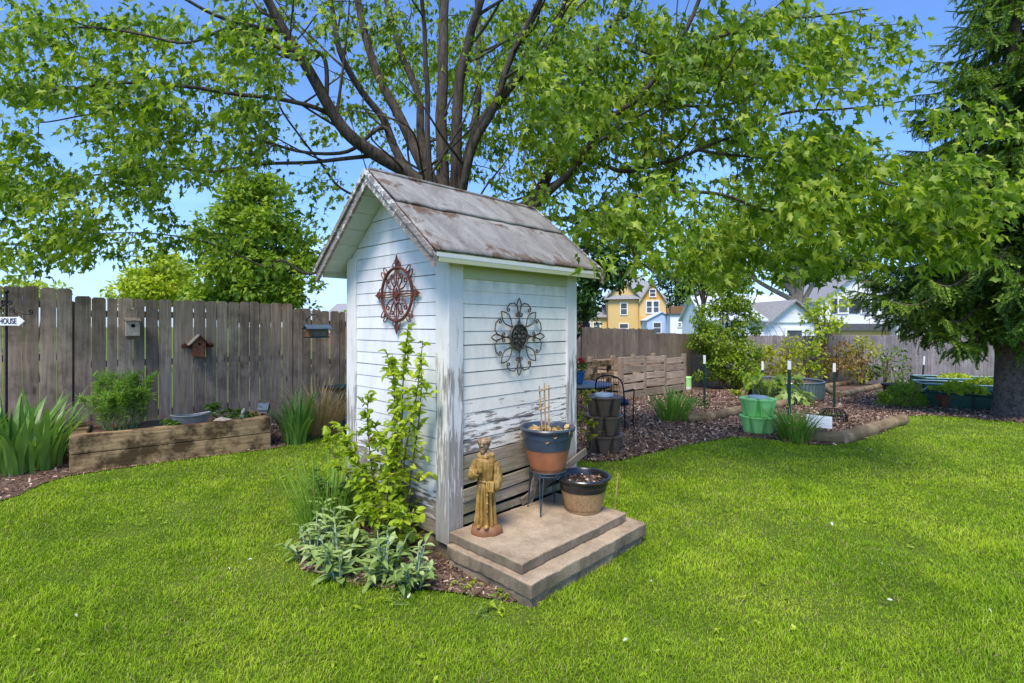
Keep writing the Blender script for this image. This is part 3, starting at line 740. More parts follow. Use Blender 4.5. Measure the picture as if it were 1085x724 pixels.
for a in (math.pi / 4, 3 * math.pi / 4, -math.pi / 4, -3 * math.pi / 4):
    m = MB()
    for s in (-1, 1): plane_tube(m, rotp(circ(0.034, 16, (RR + .030, s * .021), 0.016), a), 0.004, EX, EYV)
    plane_tube(m, rotp(circ(0.012, 12, (RR + .016, 0)), a), 0.004, EX, EYV)
    m.build('loop', M['rust'], wheel, True)

fl = empty('wall_medallion', SH(0.616, -0.030, 1.412), SA, 'grey-brown open flower medallion of wire petals on front wall', 'wall ornament')
EX, EYV = (1, 0, 0), (0, 0, 1)
m = MB(); plane_tube(m, circ(0.088), 0.008, EX, EYV); plane_tube(m, circ(0.060), 0.004, EX, EYV); plane_tube(m, circ(0.028), 0.004, EX, EYV)
m.prism(circ(0.084, 32)[:-1], (0, 0.010, 0), EX, EYV, 0.005)
for i in range(8):
    a = 6.283 * i / 8; m.ball((0.044 * math.cos(a), -0.004, 0.044 * math.sin(a)), (0.011, 0.006, 0.011), 8, 6)
    plane_tube(m, rotp(circ(0.010, 10, (0.072, 0)), a + .39), 0.0032, EX, EYV)
m.ball((0, -0.005, 0), (0.017, 0.009, 0.017), 10, 7); m.build('centre_disc', M['grey_metal'], fl, True)
def lens(r0, r1, w, n=10): 
    up = [(r0 + (r1 - r0) * i / n, w * math.sin(math.pi * (i / n) ** 1.15)) for i in range(n + 1)]
    return up + [(x, -y) for x, y in reversed(up[:-1])]
for i in range(8):
    a = 6.2832 * i / 8; m = MB()
    if i % 2 == 0: plane_tube(m, rotp(lens(0.165, 0.276, 0.022), a), 0.0046, EX, EYV); plane_tube(m, rotp([(0.088, 0), (0.167, 0)], a), 0.004, EX, EYV)
    else: plane_tube(m, rotp(lens(0.098, 0.252, 0.036), a), 0.0046, EX, EYV)
    m.build('petal', M['grey_metal'], fl, True)
for i in range(8):
    a = 6.2832 * i / 8 + 0.3927; s = 1 if i % 2 == 0 else -1; m = MB()
    # an arch between a small petal and a large one, curling in at both ends
    arch = [(0.16, -0.055), (0.205, -0.068), (0.243, -0.045), (0.252, 0.0), (0.236, 0.035)]
    sp = spiral((0.220, 0.026), 0.018, 0.5, 1.1, 16, 1)
    pts = arch + sp[2:]
    sp2 = spiral((0.150, -0.040), 0.016, -0.6, 1.0, 14, 1)[::-1]
    pts = sp2[:-1] + pts
    plane_tube(m, rotp([(x, y * s) for x, y in pts], a), 0.0044, EX, EYV)
    plane_tube(m, rotp([(0.088, -.02 * s), (0.12, -.05 * s), (0.155, -0.055 * s)], a), 0.004, EX, EYV)
    m.build('scroll', M['grey_metal'], fl, True)

# ---- the robed garden statue: one continuous cast figure
st = empty('garden_statue', SH(0.125, -0.205, 0.205), R(-14), 'ochre statue of a robed monk holding a book on the step', 'statue')
b = MB(); ptsb = [(0.092, -0.006), (0.098, 0.012), (0.094, 0.034), (0.082, 0.048), (0.07, 0.054)]
b.lathe(ptsb, (0, 0, 0), 40, 1, 0.84, lambda a, z: 0.006 * math.sin(3 * a + 1) + 0.004 * math.sin(7 * a))
b.build('base', M['statue'], st, True)
body = MB()
def folds(a, z):
    k = max(0.0, min(1.0, (0.33 - z) / 0.12)); g = 0.0105 * k * math.cos(11 * a + 1.2 * math.sin(z * 9)) + 0.0035 * k * math.cos(19 * a + z * 12)
    return g - (0.0 if z > 0.3 else 0.0)
body.lathe([(0.066, 0.045), (0.073, 0.052), (0.072, 0.075), (0.066, 0.12), (0.062, 0.18), (0.060, 0.24), (0.058, 0.285), (0.055, 0.315), (0.0525, 0.325), (0.056, 0.335), (0.064, 0.36), (0.072, 0.40),
            (0.076, 0.43), (0.072, 0.455), (0.052, 0.478), (0.034, 0.492), (0.026, 0.51), (0.022, 0.52)], (0, 0, 0), 72, 1.0, 0.80, folds)
body.lathe([(0.030, 0.462), (0.050, 0.466), (0.056, 0.476), (0.048, 0.488), (0.036, 0.500), (0.020, 0.503)], (0, 0.004, 0), 40, 1.05, 0.95, lambda a, z: .003 * math.cos(5 * a))   # cowl collar
body.ball((0.0, 0.045, 0.462), (0.044, 0.026, 0.040))                      # hood lying on the back
hx = -0.008
body.ball((hx, -0.008, 0.546), (0.031, 0.037, 0.042), 20, 14)              # head
body.ball((hx, -0.006, 0.519), (0.025, 0.031, 0.024), 16, 10)              # jaw and beard
body.ball((hx - .001, -0.034, 0.512), (0.016, 0.012, 0.019))
body.tube([(hx, -0.041, 0.556), (hx - .001, -0.050, 0.541)], [0.0045, 0.0075], 8)                              # nose
body.tube([(hx - .019, -0.040, 0.5605), (hx, -0.0455, 0.561), (hx + .019, -0.040, 0.5605)], [0.004, 0.005, 0.004], 8)   # brow
body.tube([(hx - .010, -0.0425, 0.528), (hx + .010, -0.0425, 0.528)], 0.0032, 8)                               # mouth
for s in (-1, 1):
    body.ball((hx + s * .031, -0.002, 0.547), (0.006, 0.010, 0.013)); body.ball((hx + s * .013, -0.0405, 0.5525), (0.005, 0.004, 0.0042))
for i in range(15):                                                        # tonsure: a ring of curls round a bald crown
    a = 0.75 + (2 * math.pi - 1.5) * i / 14 - math.pi / 2
    body.ball((hx + 0.031 * math.cos(a), -0.004 + 0.035 * math.sin(a), 0.566), (0.010, 0.010, 0.013), 8, 6)
body.tube([(-0.066, 0.0, 0.437), (-0.088, -0.004, 0.385), (-0.090, -0.022, 0.350), (-0.066, -0.052, 0.366), (-0.040, -0.070, 0.392)], [0.026, 0.031, 0.034, 0.029, 0.026], 14)
body.tube([(-0.046, -0.064, 0.386), (-0.028, -0.074, 0.402), (-0.018, -0.078, 0.410)], [0.014, 0.013, 0.010], 10)     # hand on the breast
for k in range(4): body.tube([(-0.026, -0.078 - .001 * k, 0.412 - .006 * k), (-0.012, -0.082, 0.414 - .006 * k), (-0.001, -0.078, 0.413 - .006 * k)], [0.0046, 0.0044, 0.0036], 7)
body.tube([(-0.030, -0.074, 0.405), (-0.024, -0.082, 0.419), (-0.018, -0.083, 0.428)], [0.005, 0.0046, 0.004], 7)
body.tube([(0.066, 0.0, 0.437), (0.088, -0.002, 0.385), (0.093, -0.014, 0.335), (0.086, -0.034, 0.300), (0.074, -0.050, 0.285)], [0.026, 0.030, 0.032, 0.029, 0.024], 14)
body.tube([(0.076, -0.046, 0.286), (0.066, -0.064, 0.288)], [0.014, 0.012], 10)
for k in range(4): body.tube([(0.072, -0.062, 0.278 + .007 * k), (0.060, -0.085, 0.280 + .007 * k), (0.050, -0.088, 0.281 + .007 * k)], [0.005, 0.0046, 0.004], 7)
body.tube([(0.070, -0.058, 0.304), (0.066, -0.072, 0.312), (0.060, -0.080, 0.314)], [0.005, 0.005, 0.004], 7)
body.tube([(0.054 * math.cos(a), 0.0435 * math.sin(a), 0.325 + .003 * math.sin(a * 2)) for a in [6.2832 * i / 36 for i in range(37)]], 0.0065, 8)    # rope belt
body.tube([(0.022, -0.046, 0.325), (0.028, -0.054, 0.27), (0.030, -0.058, 0.20), (0.031, -0.060, 0.14)], [0.006, 0.0055, 0.0055, 0.006], 8)
for zz in (0.15, 0.20, 0.25): body.ball((0.030, -0.058 + (zz - .2) * .05, zz), 0.009, 8, 6)
for s in (-1, 1): body.ball((s * 0.026, -0.062, 0.058), (0.017, 0.030, 0.013))
body.v = [(x * (.90 if z < .485 else 1.08) , y * (1 if z < .485 else 1.06), z if z < .49 else .49 + (z - .49) * 1.06) for x, y, z in body.v]
tmp = body.build('robed_figure', M['statue'], st, True)
md = tmp.modifiers.new('remesh', 'REMESH'); md.mode = 'VOXEL'; md.voxel_size = 0.0028; md.use_smooth_shade = True
md = tmp.modifiers.new('smooth', 'SMOOTH'); md.factor = 0.4; md.iterations = 2
bk_ = MB(); bk_.box((0.058, -0.081, 0.312), (0.040, 0.020, 0.062), Matrix.Rotation(R(6), 3, 'Y')); tag(bk_.build('book', M['statue'], st, bev=0.003), 'small closed book under one hand')

# ---- planters on the step
def planter(name, loc, label, r, rb, h, bands, rimr, soil_drop=0.035):
    p = empty(name, loc, 0, label, 'flower pot')
    prof = lambda f: rb + (r - rb) * f ** 0.8
    body = MB(); n = 12; split = bands
    body.lathe([(rb * .9, 0.0), (rb, 0.004), (rb * 1.03, 0.02), (prof(.09) * .985, 0.028)] + [(prof(f), h * f) for f in np.linspace(.12, split, n)] + [(prof(split) - .008, h * split)], (0, 0, 0), 56)
    band = MB(); band.lathe([(prof(split) - .008, h * split - .002), (prof(split) + .003, h * split), (prof(.7), h * .7), (prof(.76) + .002, h * .76), (prof(.8) + .006, h * .80), (prof(.84) + .003, h * .84), (prof(.9) + .004, h * .9),
                             (r + rimr, h * .925), (r + rimr * 1.5, h * .97), (r + rimr * .9, h), (r - .004, h), (r - .012, h - .012), (prof(.8) - .014, h * .8), (prof(split) - .02, h * split - .002)], (0, 0, 0), 56)
    return p, body, band, prof
pot1, bo, ba, pf = planter('flower_pot', SH(0.688, -0.232, 0.478), 'terracotta pot with slate-blue upper band raised on a wire stand', 0.182, 0.112, 0.315, 0.53, 0.010)
bo.build('body', M['terracotta'], pot1, True); ba.build('rim_band', M['pot_blue'], pot1, True)
s = MB(); s.lathe([(0.165, 0.262), (0.12, 0.272), (0.05, 0.277), (0.002, 0.278)], (0, 0, 0), 30, mod=lambda a, z: 0.004 * math.sin(9 * a)); s.build('soil', M['soil'], pot1, True)
P = [(0.15 * math.sqrt(random.random()) * math.cos(a), 0.15 * math.sqrt(random.random()) * math.sin(a), 0.285) for a in RNG.uniform(0, 6.28, 60)]
tag(leaves('dead_leaf_litter', M['dry'], pot1, P, RNG.normal(size=(60, 3)) * [1, 1, .35] + [0, 0, .15], RNG.normal(size=(60, 3)) * .6 + [0, 0, 1], RNG.uniform(.03, .075, 60), T_OVAL), kind='stuff')
pot2, bo, ba, pf = planter('flower_pot', SH(0.872, -0.405, 0.205), 'tan speckled pot with black rim standing on the concrete step', 0.178, 0.118, 0.245, 0.62, 0.010)
bo.build('body', M['pot_tan'], pot2, True); ba.build('rim_band', M['pot_black'], pot2, True)
s = MB(); s.lathe([(0.162, 0.196), (0.12, 0.206), (0.05, 0.211), (0.002, 0.212)], (0, 0, 0), 30, mod=lambda a, z: 0.004 * math.sin(9 * a)); s.build('soil', M['soil'], pot2, True)
nn = 160; a = RNG.uniform(0, 6.28, nn); q = 0.155 * np.sqrt(RNG.random(nn))
tag(leaves('bark_chips', M['chip'], pot2, np.stack([q * np.cos(a), q * np.sin(a), np.full(nn, .212)], 1), RNG.normal(size=(nn, 3)) * [1, 1, .3], RNG.normal(size=(nn, 3)) * .5 + [0, 0, 1], RNG.uniform(.015, .035, nn), T_RHOMB), kind='stuff')

# wire plant stand
sd = empty('plant_stand', SH(0.688, -0.232, 0.205), SA, 'blue-grey wire stand with three hairpin legs under the terracotta pot', 'plant stand')
m = MB()
for rr, zz in ((0.128, 0.285), (0.120, 0.262)): m.tube([(rr * math.cos(a), rr * math.sin(a), zz) for a in [6.2832 * i / 40 for i in range(41)]], 0.0048, 6)
for i in range(6):
    a = 6.2832 * i / 6 + .25; m.tube([(0.124 * math.cos(a) + 0.014 * math.cos(t) * -math.sin(a), 0.124 * math.sin(a) + 0.014 * math.cos(t) * math.cos(a), 0.262 + 0.014 * math.sin(t)) for t in [6.2832 * k / 14 for k in range(15)]], 0.004, 5)
m.build('ring', M['stand'], sd, True)
m = MB(); m.beam((-.12, 0, .262), (.12, 0, .262), .006, .006); m.beam((0, -.12, .255), (0, .12, .255), .006, .006); m.build('crossbar', M['stand'], sd)
for i, a in enumerate((R(-58), R(-158), R(20), R(110))):
    m = MB(); c, s_ = math.cos(a), math.sin(a)
    for w in (-.016, .016): m.tube([(0.122 * c - w * s_, 0.122 * s_ + w * c, 0.272), (0.136 * c - w * .5 * s_, 0.136 * s_ + w * .5 * c, 0.12), (0.148 * c, 0.148 * s_, 0.003)], 0.0042, 6)
    m.build('leg', M['stand'], sd, True)

tr = empty('cane_trellis', SH(0.66, -0.24, 0.75), SA + R(8), 'small bamboo cane trellis stuck in the terracotta pot', 'trellis')
for x0, x1, h in ((-.042, -.062, .33), (0.0, 0.0, .345), (.042, .062, .325)):
    m = MB(); m.tube([(x0, 0, -0.14), (x0, 0, 0), (x1, .012, h)], [.0058, .0058, .0048], 8)
    for zz in (.08, .17, .26): m.ball((x0 + (x1 - x0) * zz / h, .012 * zz / h, zz), .0068, 8, 5)
    m.build('cane', M['bamboo'], tr, True)
for zz in (.295, .165):
    m = MB(); w = .05 + .055 * zz; m.tube([(-w - .012, .006, zz), (w + .012, .006, zz + .008)], .0048, 8); m.build('crossbar', M['bamboo'], tr, True)
ck = empty('garden_cane', SH(1.085, -0.50, 0), 0, 'thin greenish cane leaning beside the tan pot', 'cane')
m = MB(); m.tube([(0, 0, 0), (0.05, 0.02, 0.43)], .0048, 7); m.build('cane_stick', M['bamboo'], ck, True); [MB().ball((.05 * f, .021 * f, .43 * f), .0062, 8, 5).build('node', M['bamboo'], ck, True) for f in (.5, .82)]
# ------------------------------------------------------------------ ground, beds, lawn
def sheet(name, poly, lift, mat, kind='structure'):
    """flat-laid sheet that follows the fall of the yard"""
    bm = bmesh.new(); bm.faces.new([bm.verts.new((x, y, 0)) for x, y in poly])
    for yb in (7.0, 24.0):
        bmesh.ops.bisect_plane(bm, geom=bm.verts[:] + bm.edges[:] + bm.faces[:], plane_co=(0, yb, 0), plane_no=(0, 1, 0))
    bmesh.ops.triangulate(bm, faces=bm.faces[:])
    for v in bm.verts: v.co.z = gz(v.co.y) + lift
    bmesh.ops.recalc_face_normals(bm, faces=bm.faces[:])
    for f in bm.faces:
        if f.normal.z < 0: f.normal_flip()
    me = bpy.data.meshes.new(name); bm.to_mesh(me); bm.free(); o = link(name, me, mat); o['kind'] = kind; return o
sheet('ground', [(-420, -60), (420, -60), (420, 460), (-420, 460)], 0.0, M['ground'])
def gp(*uv): return [tuple(G(u, v)[:2]) for u, v in uv]
LEFT_EDGE = gp((-60, 550), (20, 526), (46, 513), (73, 505), (180, 490), (290, 476), (318, 470), (345, 462), (372, 455), (400, 446))
FX0, FY0, FDX, FDY = -5.826, 6.3, 0.7407, 0.672      # left fence line
def fp(s, off=0.0): return Vector((FX0 + FDX * s + FDY * off, FY0 + FDY * s - FDX * off, gz(FY0 + FDY * s - FDX * off)))
left_bed = LEFT_EDGE + [tuple(fp(s, -0.02)[:2]) for s in (6.3, 3, 0, -3.5)]
BED_SHED = [tuple(SH(x, y)[:2]) for x, y in ((-0.0, 1.2), (-0.16, 1.28), (-0.42, 1.12), (-0.62, 0.85), (-0.70, 0.55), (-0.62, 0.27), (-0.53, 0.05), (-0.34, -0.18), (-0.20, -0.40), (-0.10, -0.62), (-0.03, -0.68), (0.0, 0.0))]
RIGHT_EDGE = gp((606, 486), (630, 490), (655, 489), (682, 482), (715, 475), (750, 468), (785, 464), (822, 468), (852, 471), (880, 472), (908, 468), (935, 459), (957, 449), (962, 441), (985, 441), (1020, 443), (1060, 447), (1100, 451), (1180, 458), (1300, 470))
right_bed = RIGHT_EDGE + [(17, 19.0), (7.6, 18.7)] + [tuple(fp(s, .03)[:2]) for s in (13.5, 11, 8.5)] + [(-0.2, 8.2), (0.15, 7.0)]
sheet('mulch_bed', left_bed, 0.012, M['mulch']); sheet('mulch_bed', BED_SHED, 0.014, M['mulch']); sheet('mulch_bed', right_bed, 0.012, M['mulch'])

def inside(pts, poly):
    x, y = pts[:, 0], pts[:, 1]; r = np.zeros(len(pts), bool); n = len(poly)
    for i in range(n):
        x0, y0 = poly[i]; x1, y1 = poly[(i + 1) % n]
        c = ((y0 > y) != (y1 > y)); r ^= c & (x < (x1 - x0) * (y - y0) / (y1 - y0 + 1e-12) + x0)
    return r
STEP_POLY = [tuple(SH(x, y)[:2]) for x, y in ((-.055, 0.05), (-.055, -.742), (1.10, -.742), (1.10, 0.05))]
SHED_POLY = [tuple(SH(x, y)[:2]) for x, y in ((-.0, 0), (SL, 0), (SL, SW), (0, SW))]
gzv = np.vectorize(gz)

def lawn_points():
    out = []
    for (y0, y1, dens) in ((1.55, 2.6, 19000), (2.6, 3.6, 13500), (3.6, 5, 8000), (5, 7, 4200), (7, 10, 1500), (10, 14, 420)):
        x0, x1 = -1.12 * y1 - .4, 1.12 * y1 + .4
        n = int(dens * (x1 - x0) * (y1 - y0)); out.append(np.stack([RNG.uniform(x0, x1, n), RNG.uniform(y0, y1, n)], 1))
    p = np.vstack(out)
    k = np.abs(p[:, 0]) < 1.06 * p[:, 1] + .35; p = p[k]
    e = RNG.normal(scale=0.035, size=p.shape)       # ragged edges
    bad = inside(p + e, left_bed) | inside(p + e * .8, BED_SHED) | inside(p + e, right_bed) | inside(p, STEP_POLY) | inside(p, SHED_POLY)
    bad |= (p[:, 1] * FDX - p[:, 0] * FDY) > (FY0 * FDX - FX0 * FDY) - .05
    return p[~bad]
gp_ = lawn_points(); n = len(gp_)
far = np.clip((gp_[:, 1] - 2.0) / 5.0, 0, 2.2)
nz_ = np.array([mnoise.noise(Vector((x * 1.7, y * 1.7, 0))) + .6 * mnoise.noise(Vector((x * 5, y * 5, 3))) for x, y in gp_[::1]])
L = (0.021 + 0.017 * nz_) * RNG.uniform(0.5, 1.6, n) + .008; wd = 0.0030 * (1 + 1.35 * far) * RNG.uniform(.7, 1.3, n)
clm = np.array([mnoise.noise(Vector((x * 2.6, y * 2.6, 8))) for x, y in gp_]) * 3.4
hd = np.where(RNG.random(n) < .28, clm + RNG.normal(scale=.8, size=n), RNG.uniform(0, 6.283, n)); bd = np.abs(RNG.normal(0.7, 0.36, n)); hx, hy = np.cos(hd), np.sin(hd)
az = RNG.uniform(0, 6.283, n); sx, sy = np.cos(az) * wd / 2, np.sin(az) * wd / 2
bx, by, bz = gp_[:, 0], gp_[:, 1], gzv(gp_[:, 1]) - 0.003
mx_, my_, mz_ = bx + hx * L * .42 * np.sin(bd * .5), by + hy * L * .42 * np.sin(bd * .5), bz + L * .5 * np.cos(bd * .4)
tx_, ty_, tz_ = mx_ + hx * L * .6 * np.sin(bd * 1.25), my_ + hy * L * .6 * np.sin(bd * 1.25), mz_ + L * .55 * np.cos(bd * 1.25)
V = np.stack([np.stack([bx - sx, by - sy, bz], 1), np.stack([bx + sx, by + sy, bz], 1), np.stack([mx_ + sx * .8, my_ + sy * .8, mz_], 1), np.stack([mx_ - sx * .8, my_ - sy * .8, mz_], 1), np.stack([tx_, ty_, tz_], 1)], 1)
tri = np.array([(0, 1, 2), (0, 2, 3), (3, 2, 4)]); Fc = tri[None] + (np.arange(n) * 5)[:, None, None]
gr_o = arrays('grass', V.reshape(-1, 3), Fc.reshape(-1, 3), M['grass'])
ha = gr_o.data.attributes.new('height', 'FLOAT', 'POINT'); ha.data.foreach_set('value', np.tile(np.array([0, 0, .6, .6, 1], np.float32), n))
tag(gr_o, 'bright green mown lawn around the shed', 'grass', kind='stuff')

def scatter_chips(poly, n, lo, hi, name, mat, tpl, near=None, lift=.016):
    P = np.array(poly); x0, y0 = P.min(0); x1, y1 = P.max(0); y1 = min(y1, 15)
    x0 = max(x0, -9); x1 = min(x1, 14)
    q = np.stack([RNG.uniform(x0, x1, n), RNG.uniform(y0, y1, n)], 1)
    if near: q = np.stack([RNG.uniform(x0, x1, n), y0 + (y1 - y0) * RNG.random(n) ** near], 1)
    q = q[inside(q, poly)]; k = len(q)
    D = RNG.normal(size=(k, 3)) * [1, 1, .35]; N = RNG.normal(size=(k, 3)) * .5 + [0, 0, 1]
    sz = RNG.uniform(lo, hi, k) * (1 + 0.06 * np.clip(q[:, 1] - 4, 0, 10))
    return np.column_stack([q, gzv(q[:, 1]) + lift]), D, N, sz
T_CHIP = (np.array([(-.18, 0, 0), (.2, .05, .03), (.16, 1, 0), (-.2, .9, .04)]), np.array([(0, 1, 2), (0, 2, 3)]))
A = [scatter_chips(left_bed, 42000, .012, .045, '', None, None), scatter_chips(BED_SHED, 9000, .010, .038, '', None, None), scatter_chips(right_bed, 150000, .014, .052, '', None, None, 1.7)]
tag(leaves('mulch_chips', M['chip'], None, *[np.concatenate([a[i] for a in A]) for i in range(4)], T_CHIP), 'brown shredded bark mulch over the beds', 'mulch', kind='stuff')

# fallen petals and small pale leaves lying in the lawn
n = 55; q = np.stack([RNG.uniform(-4, 6, n), RNG.uniform(2.3, 7, n)], 1); q = q[~(inside(q, STEP_POLY) | inside(q, SHED_POLY) | inside(q, BED_SHED) | inside(q, left_bed) | inside(q, right_bed))]; n = len(q)
tag(leaves('lawn_litter', M['petal'], None, np.column_stack([q, gzv(q[:, 1]) + .05]), RNG.normal(size=(n, 3)) * [1, 1, .2], RNG.normal(size=(n, 3)) * .3 + [0, 0, 1], RNG.uniform(.015, .038, n), T_OVAL), 'pale seeds and petals scattered on the lawn', 'leaf litter', kind='stuff')

# broad-leaved weeds and clover in the turf, and a few dry tufts
n = 900; q = np.stack([RNG.uniform(-6, 8, n), 2.1 + 6.5 * RNG.random(n) ** 1.3], 1)
keep = np.array([mnoise.noise(Vector((x * .8, y * .8, 5))) for x, y in q]) > -.05
q = q[keep & ~(inside(q, STEP_POLY) | inside(q, SHED_POLY) | inside(q, BED_SHED) | inside(q, left_bed) | inside(q, right_bed))]
P = []; D = []; S = []
for x, y in q:
    for k in range(random.randint(4, 8)):
        a = random.uniform(0, 6.283); P.append((x, y, gz(y) + .018)); D.append((math.cos(a), math.sin(a), random.uniform(.15, .8))); S.append(random.uniform(.012, .028))
k = len(P); tag(leaves('lawn_weeds', M['shrub'], None, P, D, RNG.normal(size=(k, 3)) * .3 + [0, 0, 1], S, T_OVAL), 'small broad-leaved weeds and clover among the grass', 'weeds', kind='stuff')
# ------------------------------------------------------------------ fences
def fence(name, label, A, d, panels, mat, gap=0.012, bw=0.138, th=0.019, rail_mat=None, back=1, open_gaps=True):
    """panels: (s0, s1, top z at s0, top z at s1). Boards face the yard, rails and posts stand behind."""
    root = empty(name, (A[0], A[1], gz(A[1])), 0, label, 'fence')
    A = Vector((A[0], A[1], 0)); d = Vector((d[0], d[1], 0)).normalized(); nrm = Vector((d.y, -d.x, 0)); O = Vector((A.x, A.y, gz(A.y)))
    for (s0, s1, t0, t1) in panels:
        mb = MB(); s = s0; k = 0
        nbd = max(1, round((s1 - s0) / (bw + gap))); ws = [random.choice((.78, .95, 1, 1, 1.04, 1.1)) * random.uniform(.97, 1.03) for _ in range(nbd)]; sc_ = (s1 - s0) / sum(ws)
        while k < nbd:
            g = gap * random.uniform(0.3, 1.6); pit = ws[k] * sc_; w = pit - g
            f = (s - s0) / (s1 - s0); top = t0 + (t1 - t0) * f + rnd(0.012); p = A + d * s; bot = gz(p.y) + random.uniform(0.0, 0.04)
            c = random.uniform(.018, .03); tl = rnd(0.005); o = rnd(0.004)
            poly = [(0, bot), (w, bot), (w + tl, top - c), (w - c + tl, top - rnd(.004)), (c + tl, top), (tl, top - c)]
            mb.prism(poly, p + nrm * o - O, d, Vector((0, 0, 1)), th)
            s += pit; k += 1
        pn = mb.build('fence_panel', mat, root, bev=0.002)
        for q in (0.28, 0.97, 1.62):
            a, b = A + d * s0, A + d * s1
            za, zb = t0 - 1.83 + q, t1 - 1.83 + q
            rl = MB(); rl.beam(a - nrm * .025 * back + Vector((0, 0, za)) - O, b - nrm * .025 * back + Vector((0, 0, zb)) - O, 0.04, 0.085)
            rl.build('rail', rail_mat or mat, root)
        po = MB(); p = A + d * s0 - nrm * (.10 * back); po.box(p + Vector((0, 0, (t0 + gz(p.y)) / 2 - .06)) - O, (.09, .09, t0 - gz(p.y)), Matrix.Rotation(math.atan2(d.y, d.x), 3, 'Z'))
        po.build('post', rail_mat or mat, root)
    return root
tops = [(-3.2, -.85, 2.08, 2.0), (-.83, .40, 1.957, 1.962), (.41, 3.10, 1.850, 1.834), (3.11, 5.5, 1.757, 1.66), (5.51, 7.9, 1.60, 1.53), (7.91, 10.35, 1.48, 1.425), (10.36, 13.5, 1.425, 1.362), (13.51, 16.3, 1.255, 1.175), (16.31, 18.2, 1.12, 1.08)]
fence('wooden_fence', 'tall weathered grey-brown board fence with birdhouses, running behind the shed', (FX0, FY0), (FDX, FDY), [t for t in tops if t[0] < 8], M['fence'], gap=.013)
fence('wooden_fence', 'brown-grey board fence in front of the yellow house, behind the compost bins', (FX0, FY0), (FDX, FDY), [t for t in tops if t[0] > 8 or t[0] > 7.9], M['fence_dull'], gap=.004)
fence('wooden_fence', 'pale silvery board fence along the back of the garden beyond the shrubs', (7.3, 18.45), (1, 0.045), [(2.45 * i + .01, 2.45 * (i + 1), 1.115 + rnd(.02), 1.115 + rnd(.02)) for i in range(7)], M['fence_pale'], gap=.008, bw=.14)

# ------------------------------------------------------------------ along the left fence
def fdir(): return math.atan2(FDY, FDX)
# timber raised bed
T0, T1 = G(73, 503), G(287, 475); td = (T1 - T0); td.z = 0; TL = td.length; ta = math.atan2(td.y, td.x)
rb = empty('raised_bed', (T0.x, T0.y, 0), ta, 'long raised bed of two stained old timbers against the fence', 'raised bed')
def timber(p0, p1, z0, z1, w):
    bm = bmesh.new(); bmesh.ops.create_cube(bm, size=1); p0, p1 = Vector(p0), Vector(p1); L = (p1 - p0).length; a = math.atan2(p1.y - p0.y, p1.x - p0.x)
    for v in bm.verts: v.co = Vector((v.co.x * L, v.co.y * w, v.co.z * (z1 - z0)))
    bmesh.ops.bevel(bm, geom=bm.edges[:], offset=.008, segments=2, affect='EDGES')
    bmesh.ops.subdivide_edges(bm, edges=[e for e in bm.edges if e.calc_length() > .3], cuts=30)
    for v in bm.verts: v.co += mnoise.noise_vector(Vector((v.co.x * 4, v.co.y * 9, v.co.z * 9 + z0 * 7))) * .005
    bm.transform(Matrix.Translation((p0 + p1) / 2 + Vector((0, 0, (z0 + z1) / 2))) @ Matrix.Rotation(a, 4, 'Z'))
    me = bpy.data.meshes.new('timber'); bm.to_mesh(me); bm.free(); return me
for z0, z1, o in ((-.04, .186, 0), (.19, .372, .006)):
    link('timber', timber((0, .07 + o, 0), (TL - o, .07 + o, 0), z0, z1, .14), M['timber'], rb, True)
    link('timber', timber((.07, .145, 0), (.07, .93, 0), z0, z1 - .002, .135), M['timber'], rb, True)
    link('timber', timber((TL - .075, .145, 0), (TL - .075, .75, 0), z0, z1 - .002, .135), M['timber'], rb, True)
sm = MB(); sm.add([(.02, .1, .30), (TL - .03, .1, .30), (TL - .03, .8, .33), (.02, .98, .33)], [(0, 1, 2, 3)]); sm.build('soil', M['mulch'], rb)
def BED(x, y, z=.33): return Vector((T0.x, T0.y, 0)) + Matrix.Rotation(ta, 3, 'Z') @ Vector((x, y, z))

# plants and ornaments in the bed
_f = [(0.035, 0.1), (0.06, 0.45), (0.045, 0.8)]
T_FERN = fan_tpl([(0, 0)] + _f + [(0, 1.0)] + [(-x, y) for x, y in reversed(_f)], 0.3, 0.3)
q = empty('perennial_plant', BED(.42, .48, .31), 0, 'bushy fine-leaved green perennial at the left end of the timber bed', 'plant')
shrub(q, M['blade_bright'], M['stem_green'], .66, .36, 60, 60, .062, T_FERN, base=.14, low=.12, r=.003, up=1.3)
q = empty('metal_trough', BED(1.06, .22, .325), ta + .05, 'dull zinc boat-shaped trough on the timber bed', 'trough')
m = MB(); sec = []
for i in range(13):
    f = i / 12; x = -.20 + .40 * f; w = .085 * math.sin(math.pi * (.12 + .76 * f)) ; zt = .125 + .022 * (2 * f - 1) ** 2; zb = .03 * (2 * f - 1) ** 2
    sec.append([(x * 1.0, -w, zt), (x * .82, -w * .7, zb), (x * .82, w * .7, zb), (x, w, zt), (x * .97, w - .008, zt), (x * .8, w * .65, zb + .014), (x * .8, -w * .65, zb + .014), (x * .97, -w + .008, zt)])
for s_ in sec: m.v += s_
for i in range(12):
    for k in range(8): m.f.append((i * 8 + k, i * 8 + (k + 1) % 8, (i + 1) * 8 + (k + 1) % 8, (i + 1) * 8 + k))
m.f += [tuple(range(7, -1, -1)), tuple(96 + k for k in range(8))]
m.build('basin', M['zinc'], q, True); m = MB()
m.tube([(p[0], p[1], p[2]) for p in [s_[0] for s_ in sec] + [s_[3] for s_ in reversed(sec)] + [sec[0][0]]], .006, 6); m.build('rim', M['zinc'], q, True)
q = empty('field_stone', BED(1.38, .17, .325), .4, 'flat pale tan stone lying beside the zinc trough', 'stone')
m = MB(); m.ball((0, 0, .02), (.12, .08, .055), 16, 10); o = m.build('stone_block', M['stone'], q, True); m = MB(); m.ball((.13, .03, .01), (.045, .04, .03), 12, 8); m.build('chip', M['stone'], q, True)
